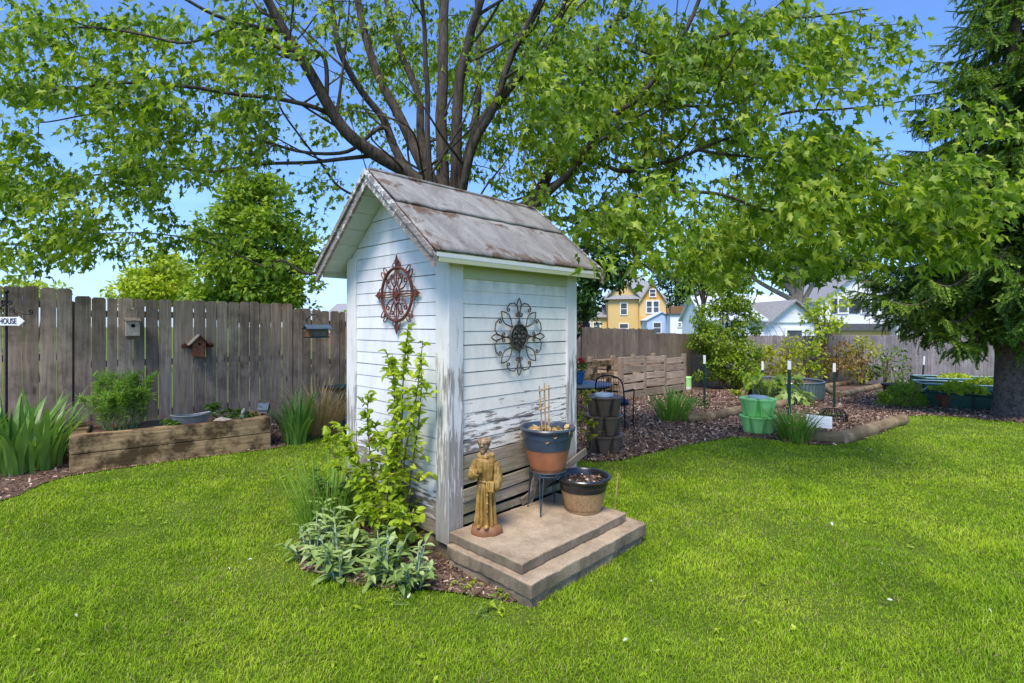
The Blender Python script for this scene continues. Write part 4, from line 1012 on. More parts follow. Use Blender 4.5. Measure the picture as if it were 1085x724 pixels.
for v in o.data.vertices: v.co += mnoise.noise_vector(v.co * 14) * .018
q = empty('squirrel_figurine', BED(1.60, .20, .33), ta - .4, 'small grey stone squirrel figurine sitting on the bed', 'figurine')
m = MB(); m.ball((0, 0, .045), (.028, .032, .045)); m.ball((0, -.018, .105), (.019, .022, .021)); m.tube([(0, -.03, .10), (0, -.045, .097)], [.012, .007], 8)
for s_ in (-1, 1): m.tube([(s_ * .011, -.012, .118), (s_ * .014, -.008, .137)], [.006, .002], 6); m.tube([(s_ * .018, -.02, .07), (s_ * .014, -.042, .078)], .006, 6); m.ball((s_ * .02, -.022, .012), (.010, .022, .010))
m.tube(smooth_pts([(0, .02, .02), (0, .055, .04), (0, .058, .09), (0, .04, .125), (0, .055, .14)], 4), [.012 + .012 * math.sin(math.pi * i / 16) for i in range(17)], 10)
m.build('body', M['figurine'], q, True); m = MB(); m.ball((0, 0, 0), (.05, .045, .02)); m.build('base', M['figurine'], q, True)
q = empty('toy_birdhouse', BED(1.80, .28, .33), ta - .5, 'tiny dark-roofed ornamental birdhouse on a block at the bed end', 'ornament')
m = MB(); m.b2((-.055, -.05, 0), (.03, .05, .07)); m.build('block', M['cedar'], q, bev=.004)
m = MB(); m.b2((.0, -.045, .07), (.10, .045, .125)); m.prism([(-.045, .125), (.045, .125), (0, .18)], (.0, 0, 0), (0, 1, 0), (0, 0, 1), .10); m.build('house', M['figurine'], q)
m = MB(); m.beam((.05, -.065, .108), (.05, .004, .190), .125, .01); m.beam((.05, .065, .108), (.05, -.004, .190), .125, .01); m.build('roof', M['slate'], q)
m = MB(); m.lathe([(.013, 0), (.013, .004)], (.0, 0, 0), 12); o = m.build('entrance', M['hole'], q); o.rotation_euler = (0, R(-90), 0); o.location = (-.001, 0, .115)
for x, y, hh, lab in ((1.30, .42, .26, 'thin green sprig growing behind the flat stone'), (.86, .20, .10, 'low green seedlings at the foot of the fine-leaved perennial'), (1.50, .30, .15, 'small leafy seedling beside the squirrel figurine'), (1.68, .22, .10, 'low leafy clump between the squirrel and the tiny birdhouse')):
    q = empty('seedling', BED(x, y, .32), 0, lab, 'plant', 'seedlings in the timber bed'); shrub(q, M['shrub_dark'], M['stem_green'], hh, .1, 7, 10, .05, T_OVAL, base=.05, low=.1, r=.0025)

# iris and daylily clumps, dry grass, birdbath
q = empty('iris_clump', G(18, 497), 0, 'large dark green iris clump around the iron sign post', 'plant')
clump(q, M['blade'], 170, .42, .76, .056, 1.25, lvar=.5)
q = empty('iris_clump', G(-45, 505), 0, 'broad-leaved iris clump at the left edge of the photo', 'plant')
clump(q, M['blade'], 90, .32, .66, .05, .9, lvar=.4)
q = empty('daylily_clump', G(314, 470), 0, 'dark strap-leaved daylily clump at the right end of the timber bed', 'plant')
clump(q, M['blade'], 95, .16, .66, .04, 1.15, lvar=.45)
q = empty('dry_grass_clump', G(336, 460), 0, 'tangled straw-coloured dry ornamental grass by the fence', 'plant')
clump(q, M['dry'], 520, .30, .72, .011, 1.5, lvar=.6)
bb = empty('birdbath', W(362, 452, 8.0) * 1.0, 0, 'dark green cast birdbath beside the shed wall', 'birdbath'); bb.location.z = gz(8.0); KB = .68
m = MB(); m.lathe([(.05, .50), (.10, .52), (.20, .555), (.26, .60), (.268, .61), (.255, .612), (.20, .572), (.05, .54), (.002, .537)], (0, 0, 0), 40); m.build('bowl', M['dark_green'], bb, True)
m = MB(); m.lathe([(.055, .06), (.04, .10), (.055, .14), (.034, .18), (.030, .32), (.040, .42), (.06, .46), (.05, .50)], (0, 0, 0), 28); m.build('pedestal', M['dark_green'], bb, True)
m = MB(); m.lathe([(.15, .0), (.15, .02), (.11, .04), (.055, .06)], (0, 0, 0), 28); m.build('foot', M['dark_green'], bb, True)

# birdhouses and the feeder
def fpt(u, v, off=0.06):                             # point just in front of the left fence at image column u
    k = (u - CX) / F; s = (k * FY0 - FX0) / (FDX - k * FDY); p = fp(s, off); k2 = p.y; return Vector((p.x, p.y, EYE - (v - HY) / F * k2)), s
p, s_ = fpt(139.5, 356, .02); ba_ = fdir()
bh = empty('birdhouse', p, ba_, 'pale wooden box birdhouse with round hole nailed high on fence', 'birdhouse')
m = MB(); m.b2((-.075, -.13, 0), (.075, -.004, .19)); m.build('box', M['birdwood'], bh, bev=.004)
m = MB(); m.add([(-.085, -.15, .192), (.085, -.15, .192), (.085, -.0, .228), (-.085, 0, .228), (-.085, -.15, .206), (.085, -.15, .206), (.085, 0, .242), (-.085, 0, .242)], [(3, 2, 1, 0), (4, 5, 6, 7), (0, 1, 5, 4), (1, 2, 6, 5), (2, 3, 7, 6), (3, 0, 4, 7)]); m.build('roof', M['fence'], bh)
m = MB(); m.b2((-.06, -.002, -.05), (.06, .014, .36)); m.build('back_board', M['fence'], bh)
def hole(par, x, y, z, r): 
    h = MB(); h.lathe([(r, 0), (r, .003)], (0, 0, 0), 20); o = h.build('entrance', M['hole'], par); o.rotation_euler = (R(90), 0, 0); o.location = (x, y, z)
hole(bh, 0, -.131, .135, .024)
m = MB(); m.tube([(0, -.13, .09), (0, -.17, .09)], .006, 8); m.build('perch', M['birdwood'], bh)
p, s_ = fpt(209, 378, .02)
bh2 = empty('birdhouse', p, ba_, 'red-brown weathered birdhouse with a peaked roof and rusty leaf wings', 'birdhouse')
m = MB(); m.prism([(-.072, 0), (.072, 0), (.085, .2), (0, .29), (-.085, .2)], (0, -.012, 0), (1, 0, 0), (0, 0, 1), .11); m.build('box', M['birdrust'], bh2, bev=.004)
m = MB(); m.beam((-.135, -.07, .168), (.004, -.07, .318), .155, .014); m.build('roof', M['birdwood'], bh2); m = MB(); m.beam((.135, -.07, .168), (-.004, -.07, .318), .155, .014); m.build('roof', M['birdrust'], bh2)
hole(bh2, 0, -.124, .185, .02)
for s_ in (-1, 1):
    m = MB(); 
    for k in range(4): a = .1 + .35 * k; m.prism([(0, 0), (.07, .022), (.14, 0), (.07, -.022)], (s_ * .08, -.02 - .006 * k, .17 - .02 * k), (s_ * math.cos(a - .4), 0, math.sin(a - .4)), (0, -.3 * s_, 1), .004)
    m.build('leaf_wing', M['rust'], bh2)
p, s_ = fpt(322, 358, .55)
fd_ = empty('bird_feeder', p, ba_, 'cedar hopper bird feeder with slate roof hanging before the fence', 'bird feeder')
m = MB(); m.b2((-.17, -.10, 0), (.17, .10, .018)); m.build('tray', M['dark_green'], fd_, bev=.003)
for s_ in (-1, 1): m = MB(); m.prism([(-.075, .018), (.075, .018), (.06, .15), (0, .19), (-.06, .15)], (s_ * .14 - .008, 0, 0), (0, 1, 0), (0, 0, 1), .016); m.build('end_panel', M['cedar'], fd_)
m = MB(); m.add([(-.131, -.06, .02), (.131, -.06, .02), (.131, -.05, .15), (-.131, -.05, .15), (-.131, .06, .02), (.131, .06, .02), (.131, .05, .15), (-.131, .05, .15)], [(0, 1, 2, 3), (5, 4, 7, 6), (0, 3, 7, 4), (1, 5, 6, 2)]); m.build('seed_hopper', M['seedglass'], fd_)
for s_ in (-1, 1): m = MB(); m.beam((0, s_ * .115, .135), (0, s_ * .003, .198), .40, .012); m.build('roof', M['slate'], fd_)
m = MB(); m.tube([(-.10, 0, .20), (-.02, 0, .30), (0, 0, .33), (.02, 0, .30), (.10, 0, .20)], .003, 5); m.tube(smooth_pts([(0, 0, .33), (.02, .05, .36), (.03, .25, .36), (.03, .50, .30), (.03, .53, .26)], 4), .007, 6); m.build('hanger', M['iron'], fd_, True)

# the iron sign post with arrow sign
p = G(7, 489); sp_ = empty('sign_post', p, R(4), 'black iron sign post with scrolled bracket standing in the iris clump', 'sign post')
m = MB(); m.tube([(0, 0, -.05), (0, 0, 1.84)], .011, 8); m.ball((0, 0, 1.86), .022); m.build('pole', M['iron'], sp_, True)
m = MB(); ex, ez = (1, 0, 0), (0, 0, 1)
for sg in (-1, 1):
    plane_tube(m, [(sg * .01, 1.72), (sg * .10, 1.655), (sg * .17, 1.62), (sg * .235, 1.613)] + [(sg * x, y) for x, y in spiral((.245, 1.642), .029, -1.4, 1.2, 20, 1)], .0065, ex, ez)
    plane_tube(m, [(sg * x, y) for x, y in spiral((.05, 1.66), .034, 1.2, 1.3, 20, -1)[::-1]] + [(sg * .10, 1.655)], .0055, ex, ez)
    plane_tube(m, [(sg * x, y) for x, y in spiral((.032, 1.745), .028, -2.0, 1.2, 18, 1)], .0055, ex, ez)
    plane_tube(m, [(sg * x, y) for x, y in spiral((.09, 1.625), .022, 0, 1.1, 14, -1)], .005, ex, ez)
m.build('scroll_bracket', M['iron'], sp_, True)
sg_ = empty('arrow_sign', Vector(sp_.location) + Vector((0, -.02, 1.535)), R(4), 'white arrow sign reading HOUSE in navy letters on iron post', 'sign')
m = MB(); m.prism([(-.42, -.047), (.145, -.047), (.145, -.058), (.21, 0), (.145, .058), (.145, .047), (-.42, .047), (-.38, 0)], (0, 0, 0), (1, 0, 0), (0, 0, 1), .012); m.build('board', M['white_paint'], sg_, bev=.002)
def text(s, size, mat, par, loc, rot, name='lettering', align='CENTER', ext=.0015, shear=0.0):
    cu = bpy.data.curves.new('lettering', 'FONT'); cu.body = s; cu.size = size; cu.align_x = align; cu.align_y = 'CENTER'; cu.extrude = ext; cu.shear = shear; cu.offset = .0012
    o = bpy.data.objects.new('tmp', cu); COL.objects.link(o); dg = bpy.context.evaluated_depsgraph_get(); me = bpy.data.meshes.new_from_object(o.evaluated_get(dg)); bpy.data.objects.remove(o)
    me.materials.clear(); t = link(name, me, mat, par); t.location = loc; t.rotation_euler = rot; return t
tx = text('HOUSE', .086, M['letter'], sg_, (.040, -.0145, 0), (R(90), 0, 0)); tx.scale = (.66, 1, 1)
# ------------------------------------------------------------------ plants at the shed
q = empty('flowering_shrub', SH(-.16, .36), SA, 'tall twiggy yellow-green shrub growing up the gable wall', 'shrub')
shrub(q, M['shrub'], M['stem'], 1.45, .3, 16, 66, .050, T_ROUND, base=.09, low=.10, r=.008, taper=.85,
      tops=[(-.05, -.31, 1.53), (-.05, -.24, 1.47), (-.06, -.28, 1.25), (-.06, .02, 1.36), (-.06, .13, 1.41), (-.07, .20, 1.15), (-.06, -.10, 1.0), (-.1, -.30, .95), (-.14, -.08, .8), (-.2, .46, .86), (-.22, .56, .74), (-.16, .36, .78), (-.2, -.26, .5), (-.26, .2, .5), (-.26, -.05, .4), (-.1, .28, .9)])
random.seed(21)
_q = [(0.10, 0.08), (0.20, 0.38), (0.17, 0.75)]
T_LAMB = fan_tpl([(0, 0)] + _q + [(0, 1.0)] + [(-x, y) for x, y in reversed(_q)], 0.35, 0.42)
for i, (x, y, s_, lab) in enumerate(((-.30, .10, 1.0, 'lamb\'s ear plant nearest the shed corner'), (-.42, -.12, 1.0, 'front silver lamb\'s ear plant in the shed bed'), (-.34, -.30, .9, 'silver lamb\'s ear plant closest to the concrete steps'), (-.50, .28, 1.05, 'silver lamb\'s ear plant before the middle of the shrub'), (-.58, .08, .95, 'silver lamb\'s ear plant at the lawn edge of the bed'), (-.42, .52, 1.15, 'tall pale lamb\'s ear plant beside the wispy grass clump'), (-.58, .45, .95, 'low lamb\'s ear plant at the left lawn edge'))):
    q = empty('silver_plant', SH(x, y), random.uniform(0, 6), lab, 'plant', 'lamb\'s ear plants in the shed bed')
    sm = MB(); P = []; D = []; N = []; S = []
    for k in range(10):
        a = random.uniform(0, 6.28); rr = random.uniform(.05, .17); hh = random.uniform(.05, .30) * s_; b = Vector((rr * .4 * math.cos(a), rr * .4 * math.sin(a), 0)); t = Vector((rr * math.cos(a), rr * math.sin(a), hh))
        sm.tube([b, b.lerp(t, .5) + Vector((0, 0, .02)), t], [.006, .005, .003], 5)
        for j in range(9):
            f = .15 + .85 * j / 8; pp = b.lerp(t, f); az_ = a + j * 2.4; el = random.uniform(.1, .9) + .5 * f
            P.append(tuple(pp)); D.append((math.cos(az_), math.sin(az_), el)); N.append((-.3 * math.cos(az_), -.3 * math.sin(az_), 1)); S.append(s_ * random.uniform(.075, .145) * (1.1 - .5 * f))
    sm.build('stems', M['stem_silver'], q, True); leaves('foliage', M['silver_leaf'], q, P, D, N, S, T_LAMB, True); q.location += Vector((-.15, .14, 0))
q = empty('wispy_grass_clump', SH(-.34, .92), 0, 'wispy fine green grass clump arching beside the lamb\'s ears', 'plant')
clump(q, M['blade_bright'], 260, .22, .56, .010, 1.1, lvar=.5)
q = empty('shade_plant', SH(-.22, 1.02), 0, 'dark low leafy plant behind the shrub at the shed rear', 'plant'); shrub(q, M['shrub_dark'], M['stem'], .42, .3, 14, 20, .05, T_OVAL, base=.12, low=.1)
for i in range(4):
    x, y = ((-.14, -.34), (-.24, -.62), (-.1, -.58), (-.5, -.2))[i]
    q = empty('seedling', SH(x, y), 0, ('small seedling in bare soil by the corner post', 'seedling at the lawn edge near the step corner', 'seedling close against the concrete footing', 'yellowish weed at the front rim of the shed bed')[i], 'plant')
    shrub(q, M['shrub'], M['stem_green'], .05, .05, 4, 3, .03, T_OVAL, base=.02, low=.2, r=.002)

# ------------------------------------------------------------------ terrace corner behind the shed
tp = G(622, 462); tp = Vector((1.12, 8.35, gz(8.35)))
tb = empty('garden_table', tp, .3, 'round dark metal garden table partly hidden by the shed', 'table')
m = MB(); m.lathe([(.46, .60), (.47, .612), (.47, .625), (.46, .63), (.02, .63)], (0, 0, 0), 48); m.build('tabletop', M['zinc'], tb, True)
m = MB(); m.tube([(.44 * math.cos(6.283 * i / 40), .44 * math.sin(6.283 * i / 40), .59) for i in range(41)], .012, 6); m.build('apron', M['iron'], tb, True)
for k in range(4): a = 6.283 * k / 4 + .5; m = MB(); m.tube(smooth_pts([(.38 * math.cos(a), .38 * math.sin(a), .59), (.26 * math.cos(a), .26 * math.sin(a), .35), (.36 * math.cos(a), .36 * math.sin(a), 0)], 5), .013, 7); m.build('leg', M['iron'], tb, True)
cp = Vector((1.56, 7.9, gz(7.9)))
ch = empty('garden_chair', cp, R(150), 'black metal mesh armchair with a blue seat cushion', 'chair')
m = MB(); m.tube(smooth_pts([(-.25, .22, .02), (-.25, .24, .40), (-.24, .30, .78), (-.15, .33, .90), (0, .34, .93), (.15, .33, .90), (.24, .30, .78), (.25, .24, .40), (.25, .22, .02)], 4), .013, 7); m.build('back_frame', M['iron'], ch, True)
m = MB()
for i in range(9): x = -.2 + .05 * i; m.tube([(x, .24, .42), (x * .95, .30, .66), (x * .85, .335, .90 - 1.3 * x * x)], .004, 5)
for zz in (.5, .58, .66, .74, .82): w = .235 - .05 * max(0, zz - .7) / .12; m.tube([(-w, .24 + (zz - .42) * .21, zz), (0, .25 + (zz - .42) * .21, zz), (w, .24 + (zz - .42) * .21, zz)], .004, 5)
m.build('back_mesh', M['iron'], ch, True)
m = MB(); m.lathe([(.02, .40), (.25, .40), (.26, .415), (.25, .43), (.02, .43)], (0, 0, 0), 30); m.build('seat', M['iron'], ch, True)
m = MB(); m.lathe([(.02, .432), (.22, .432), (.24, .455), (.22, .48), (.02, .485)], (0, 0, 0), 30); m.build('cushion', M['cushion'], ch, True)
for s_ in (-1, 1): m = MB(); m.tube(smooth_pts([(s_ * .25, .27, .66), (s_ * .29, .05, .67), (s_ * .28, -.20, .64), (s_ * .26, -.23, .40), (s_ * .25, -.25, 0)], 4), .012, 7); m.build('arm', M['iron'], ch, True)
ch.scale = (.86,) * 3
def geranium(root, z, r, n, pet):
    P = rand_dirs(n) * [r, r, r * .7] + [0, 0, z]; leaves('foliage', M['shrub_dark'], root, P, rand_dirs(n), RNG.normal(size=(n, 3)) * .5 + [0, 0, 1], RNG.uniform(.04, .08, n), T_OVAL)
    P = rand_dirs(pet) * [r * .8, r * .8, r * .5] + [0, 0, z + r * .55]; leaves('blooms', M['red_petal'], root, P, rand_dirs(pet), rand_dirs(pet), RNG.uniform(.03, .06, pet), T_OVAL)
bp = empty('flower_pot', tp + Vector((-.09, -.05, .632)), 0, 'glossy blue glazed pot of red geraniums on the metal table', 'flower pot')
m = MB(); m.lathe([(.085, 0), (.10, .02), (.125, .14), (.132, .18), (.145, .185), (.145, .205), (.13, .205), (.118, .18), (.002, .175)], (0, 0, 0), 36); m.build('body', M['blue_glaze'], bp, True); geranium(bp, .28, .15, 130, 90)
hp = Vector((1.22, 9.2, gz(9.2)))
hk = empty('shepherd_hook', hp, 2.6, 'thin dark hook pole carrying the red flower basket behind the shed', 'hook pole')
m = MB(); m.tube(smooth_pts([(0, 0, 0), (0, 0, 1.0), (0, 0, 1.78), (.06, 0, 1.88), (.14, 0, 1.84), (.15, 0, 1.76)], 4), .008, 7); m.build('pole', M['iron'], hk, True); m = MB(); m.tube([(-.07, 0, 0), (-.07, 0, .16), (.07, 0, .16), (.07, 0, 0)], .006, 6); m.build('foot_bar', M['iron'], hk)
hb = empty('hanging_basket', hp + Matrix.Rotation(2.6, 3, 'Z') @ Vector((.15, 0, 1.44)), 0, 'dark hanging basket of red flowers at the right of the shed', 'hanging basket')
m = MB(); m.lathe([(.03, -.10), (.08, -.08), (.12, -.02), (.13, .02), (.12, .02), (.002, .01)], (0, 0, 0), 24); m.build('basket', M['plastic_black'], hb, True)
m = MB()
for k in range(3): a = 6.283 * k / 3; m.tube([(.125 * math.cos(a), .125 * math.sin(a), .02), (0, 0, .31)], .003, 4)
m.build('wires', M['iron'], hb); geranium(hb, .06, .14, 120, 90)

def stacker(name, loc, rz, label, tiers, R0, th, mat, capm=None):
    root = empty(name, loc, rz, label, 'planter')
    for k in range(tiers):
        t = MB(); z0 = th * k; off = math.pi / 6 * (k % 2)
        t.lathe([(R0 * .60, z0 + .004), (R0 * .63, z0 + th * .5), (R0 * .66, z0 + th - .006)], (0, 0, 0), 36)
        for j in range(6):
            a = off + math.pi / 3 * j; c, s_ = math.cos(a), math.sin(a)
            def pt(r, w, z): return (r * c - w * s_, r * s_ + w * c, z)
            wt, wb = R0 * .46, R0 * .24; rt, rbm = R0 * 1.06, R0 * .86; ri = R0 * .55; zb, zt = z0 + .006, z0 + th
            vs = []
            for (f) in (0, .5, .9, .901, 1):
                z = zb + (zt - zb) * f; w = wb + (wt - wb) * f; r = rbm + (rt - rbm) * f
                if f > .9: w += .006; r += .007
                vs += [pt(ri, -w, z), pt(r - .02, -w, z), pt(r, -w * .72, z), pt(r + .008, 0, z), pt(r, w * .72, z), pt(r - .02, w, z), pt(ri, w, z)]
            fs = []
            for i in range(4):
                for q_ in range(6): fs.append((i * 7 + q_, i * 7 + q_ + 1, (i + 1) * 7 + q_ + 1, (i + 1) * 7 + q_))
            t.add(vs, fs + [tuple(range(6, -1, -1)), tuple(range(28, 35))])
        t.build('tier', mat, root, bev=.003)
        so = MB(); so.lathe([(R0 * .64, z0 + th - .004), (.002, z0 + th - .003)], (0, 0, 0), 30); 
        if k == tiers - 1: so.build('soil', M['soil'], root)
    if capm:
        m = MB(); z = th * tiers; m.lathe([(R0 * .52, z - .03), (R0 * .58, z + .012), (R0 * .55, z + .03), (R0 * .3, z + .036), (.002, z + .037)], (0, 0, 0), 30); m.build('reservoir_cap', capm, root, True)
    m = MB(); m.lathe([(R0 * .6, -.015), (R0 * .62, .006)], (0, 0, 0), 24); m.build('base', M['plastic_black'], root)
    return root
p = G(640, 480); stacker('stacking_planter', p, .35, 'brown three-tier stacking planter on the mulch', 3, .195, .222, M['plastic_brown'], M['plastic_grey'])
p = G(803, 459); stacker('stacking_planter', p, .1, 'bright green two-tier stacking planter at the lawn edge', 2, .215, .245, M['plastic_green'], M['plastic_grey'])
q = empty('yellow_shrub', Vector((.80, 5.70, 0)), 0, 'yellow-leaved arching sprigs beside the brown stacking planter', 'shrub')
shrub(q, M['gold_leaf'], M['stem'], .85, .3, 5, 17, .05, T_OVAL, base=.05, low=.35, r=.005, tops=[(.02, .0, .86), (.12, -.02, .80), (-.05, .05, .66), (.10, -.05, .52), (-.02, -.03, .45)])

# compost bins of pallets
ca = math.atan2(.80, 1.0)
cb = empty('compost_bin', (2.62, 12.55, gz(12.9)), R(40), 'three-bay compost bin of rough pallet boards before the fence', 'compost bin')
BW = (.0, .92, 1.80, 2.74)
def post(x, y, h, par): 
    m = MB(); m.b2((x - .05, y - .05, -.12), (x + .05, y + .05, h)); m.build('post', M['pallet'], par, bev=.006)
for i, x in enumerate(BW): post(x, 0, 1.02 + rnd(.03), cb); post(x, .98, 1.0, cb)
for i in range(3):
    x0, x1 = BW[i] + .055, BW[i + 1] - .055; m = MB(); z = .02
    while z < .9:
        h = random.uniform(.14, .19); m.beam((x0 - .02, -.03 + rnd(.01), z + h / 2), (x1 + .02, -.03 + rnd(.01), z + h / 2 + rnd(.012)), .022, h); z += h + random.uniform(.015, .05)
    m.build('front_boards', M['pallet'], cb, bev=.003)
    m = MB(); z = .05
    while z < .9: m.beam((x0, 1.0, z + .06), (x1, 1.0, z + .06), .02, .12); z += .15
    m.build('back_boards', M['pallet'], cb)
    m = MB(); m.ball(((x0 + x1) / 2, .5, .55), (.4, .42, .42), 16, 10); o = m.build('compost', M['mulch'], cb, True)
    for v in o.data.vertices: v.co += mnoise.noise_vector(v.co * 5) * .05
for x in BW:
    m = MB(); z = .05
    while z < .9: m.beam((x, .06, z + .06), (x, .92, z + .06), .02, .12, (0, 0, 1)); z += .17
    m.build('divider_boards', M['pallet'], cb)
lb = empty('lumber_frame', (1.95, 11.9, gz(11.9)), R(42), 'low frame of old greenish planks left of the compost bin', 'timber frame')
for zz, l in ((.86, .95), (.58, .95), (.30, .95)): m = MB(); m.beam((-.75, 0, zz), (l - .35, 0.02, zz + .01), .05, .14); m.build('plank', M['timber'], lb, bev=.004)
for x in (-.7, 0.0, .52): m = MB(); m.b2((x - .045, .03, -.1), (x + .045, .11, .95)); m.build('post', M['timber'], lb, bev=.004)

# stout green tub by the bins
q = empty('green_bin', Vector((G(728, 413).x, G(728, 413).y, G(728, 413).z)), .5, 'small green and white bin standing beside the compost bin', 'bin')
m = MB(); m.lathe([(.12, .08), (.14, .1), (.15, .36), (.155, .38), (.14, .40), (.002, .41)], (0, 0, 0), 24); m.build('drum', M['plastic_green'], q, True); m = MB(); m.lathe([(.13, 0), (.14, .02), (.14, .098), (.12, .1)], (0, 0, 0), 24); m.build('base', M['white_paint'], q, True)

# ------------------------------------------------------------------ vegetable plots on the right
def log(a, b, r, label, cat='log', group='log edging of the plots'):
    a, b = Vector(a), Vector(b); L_ = (b - a).length; d = b - a
    root = empty('edging_log', a, math.atan2(d.y, d.x) - math.pi / 2, label, cat, group)
    root.rotation_euler[0] = math.atan2(d.z, math.hypot(d.x, d.y)) * 1.0
    m = MB(); n = 26; pts = [(0.006 * math.sin(i * .9), L_ * i / n, r * .75) for i in range(n + 1)]
    m.tube(pts, [r * (1 + .07 * mnoise.noise(Vector((i * .6, a.x, 1)))) * (.93 if i in (0, n) else 1) for i in range(n + 1)], 18)
    o = m.build('log_body', M['log'], root, True); m = MB(); m.tube([(0, -.003, r * .75), (0, .002, r * .75)], [r * .88, r * .9], 18); m.tube([(0, L_ - .002, r * .75), (0, L_ + .003, r * .75)], [r * .9, r * .88], 18); m.build('cut_end', M['pallet'], root)
    return root
lift = Vector((0, 0, .01))
log(G(834, 466), G(892, 470), .088, 'short edging log at the lawn corner by the white plaque')
log(G(893, 470), G(957, 449), .088, 'long edging log with dark stain beside the lawn')
log(G(729, 447), G(748, 447), .085, 'short log stub right of the daylily clump'); log(G(749, 447), G(790, 437.5), .088, 'stout edging log left of the green planter'); log(G(806, 437), G(834, 430), .085, 'edging log end emerging behind the green planter')
fr = empty('plot_frame', G(889, 421), 0, 'rectangular plot edged with pale landscape logs behind the corrugated bed', 'plot edging')
O_ = Vector(fr.location)
pts4 = [G(889, 422), G(945, 408.5), G(926, 403.5), G(872, 412)]
for i in range(4):
    a, b = pts4[i] - O_, pts4[(i + 1) % 4] - O_; m = MB(); m.tube([a + Vector((0, 0, .06)), a.lerp(b, .3) + Vector((0, 0, .07)), a.lerp(b, .7) + Vector((0, 0, .065)), b + Vector((0, 0, .06))], .09, 12); m.build('edge_log', M['log'], fr, True)

def tpost(loc, h, label, lean=(0, 0), white=.17, col='post_green'):
    r = empty('fence_stake', loc, random.uniform(-.4, .4), label, 'stake', 'steel stakes around the vegetable plots'); r.rotation_euler[0] = lean[0]; r.rotation_euler[1] = lean[1]
    def t(z0, z1, name, mt, k=1.0):
        m = MB(); m.b2((-.024 * k, -.004 * k, z0), (.024 * k, .004 * k, z1)); m.b2((-.004 * k, .0045 * k, z0), (.004 * k, .036 * k, z1))
        if name == 'shaft':
            z = z0 + .2
            while z < z1 - .06: m.b2((-.011, -.011, z), (.011, -.0045, z + .018)); z += .09
        m.build(name, mt, r)
    t(-.1, h - white, 'shaft', M[col]); t(h - white + .001, h, 'tip', M['white_paint'], 1.12)
    return r
def hgt(u, v, base): return EYE - (v - HY) / F * base.y - base.z
for (u, vb, vt, lab, lean, col) in ((746.5, 430.5, 376.5, 'green white-tipped stake in front of the tall leafy shrub', (0, 0), 'post_green'), (808, 418, 383, 'white-tipped stake standing among the squash leaves', (0, 0), 'post_green'),
        (836.3, 446, 382.5, 'white-tipped green stake right above the daylily clump', (0, 0), 'post_green'), (884, 433, 385, 'white-tipped green stake rising from the wire cloche', (0, 0), 'post_green'),
        (915, 409, 376, 'slim bluish stake inside the log-edged plot', (0, 0), 'post_green'), (977, 411, 377.5, 'white-tipped stake leaning at the end of the green raised beds', (0, R(5)), 'post_green'), (998, 401, 375, 'faint white-tipped stake behind the green raised beds', (0, 0), 'post_green')):
    b = G(u, vb); tpost(b, hgt(u, vt, b), lab, lean, .15 * b.y / 9, col)
b = G(1053, 423); tpost(b, hgt(1066, 381, b), 'dark blue-green stake leaning right beside the spruce trunk', (0, R(17)), .02)
# wire netting between stakes
def netting(a, b, h, label, nx, nz):
    r = empty('wire_netting', a, 0, label, 'netting', 'wire netting of the plots'); d = b - a; m = MB()
    for i in range(nx + 1): p = d * i / nx; m.tube([p, p + Vector((0, 0, h))], .0035, 4)
    for k in range(nz + 1): m.tube([Vector((0, 0, h * k / nz)), d + Vector((0, 0, h * k / nz))], .0035, 4)
    m.build('mesh_wire', M['iron'], r); m = MB(); m.tube([(0, 0, 0), (0, 0, h + .05)], .008, 6); m.tube([d, d + Vector((0, 0, h + .05))], .008, 6); m.build('end_rod', M['iron'], r); return r
netting(G(733, 424), G(762, 421), .82, 'dark wire netting panel beside the stake at the tall shrub', 7, 5)
netting(G(806, 423), G(834, 430), .42, 'low wire netting in front of the squash leaves', 9, 5)
# white plaque
p = G(866, 459); pq = empty('garden_plaque', p + Vector((.05, .04, .05)), R(-10), 'white rectangular garden plaque with faded lettering propped behind the log', 'plaque')
m = MB(); m.box((0, 0, .10), (.33, .014, .17)); o = m.build('board', M['white_paint'], pq, bev=.004); pq.rotation_euler = (R(-12), R(4), R(-12))
m = MB()
for k, (zz, x0, x1) in enumerate(((.13, -.13, .13), (.08, -.12, .06))):
    for j in range(9):
        xa = x0 + (x1 - x0) * j / 9; m.tube([(xa, -.0085, zz + .012 * math.sin(j * 2.1)), (xa + .012, -.0085, zz + .016 * math.cos(j * 1.7)), (xa + .024, -.0085, zz - .008)], .0022, 4)
m.build('faded_script', M['letter_faint'], pq)
# wire cloche
p = G(883, 447); cl = empty('wire_cloche', p, 0, 'dark wire cloche cage over a young plant', 'cloche'); m = MB()
for k in range(14): a = 6.283 * k / 14; m.tube([(.20 * math.cos(a), .20 * math.sin(a), 0), (.19 * math.cos(a), .19 * math.sin(a), .12), (.13 * math.cos(a), .13 * math.sin(a), .20)], .0075, 4)
m.build('wires', M['iron'], cl); m = MB()
for rr, zz in ((.20, .01), (.196, .07), (.188, .13), (.13, .20)): m.tube([(rr * math.cos(6.283 * i / 28), rr * math.sin(6.283 * i / 28), zz) for i in range(29)], .008, 4)
m.build('hoops', M['iron'], cl)
q = empty('seedling', p + Vector((0, .02, 0)), 0, 'young plant growing inside the wire cloche', 'plant'); shrub(q, M['shrub_dark'], M['stem_green'], .15, .1, 6, 6, .05, T_OVAL, base=.03, low=.2, r=.003)
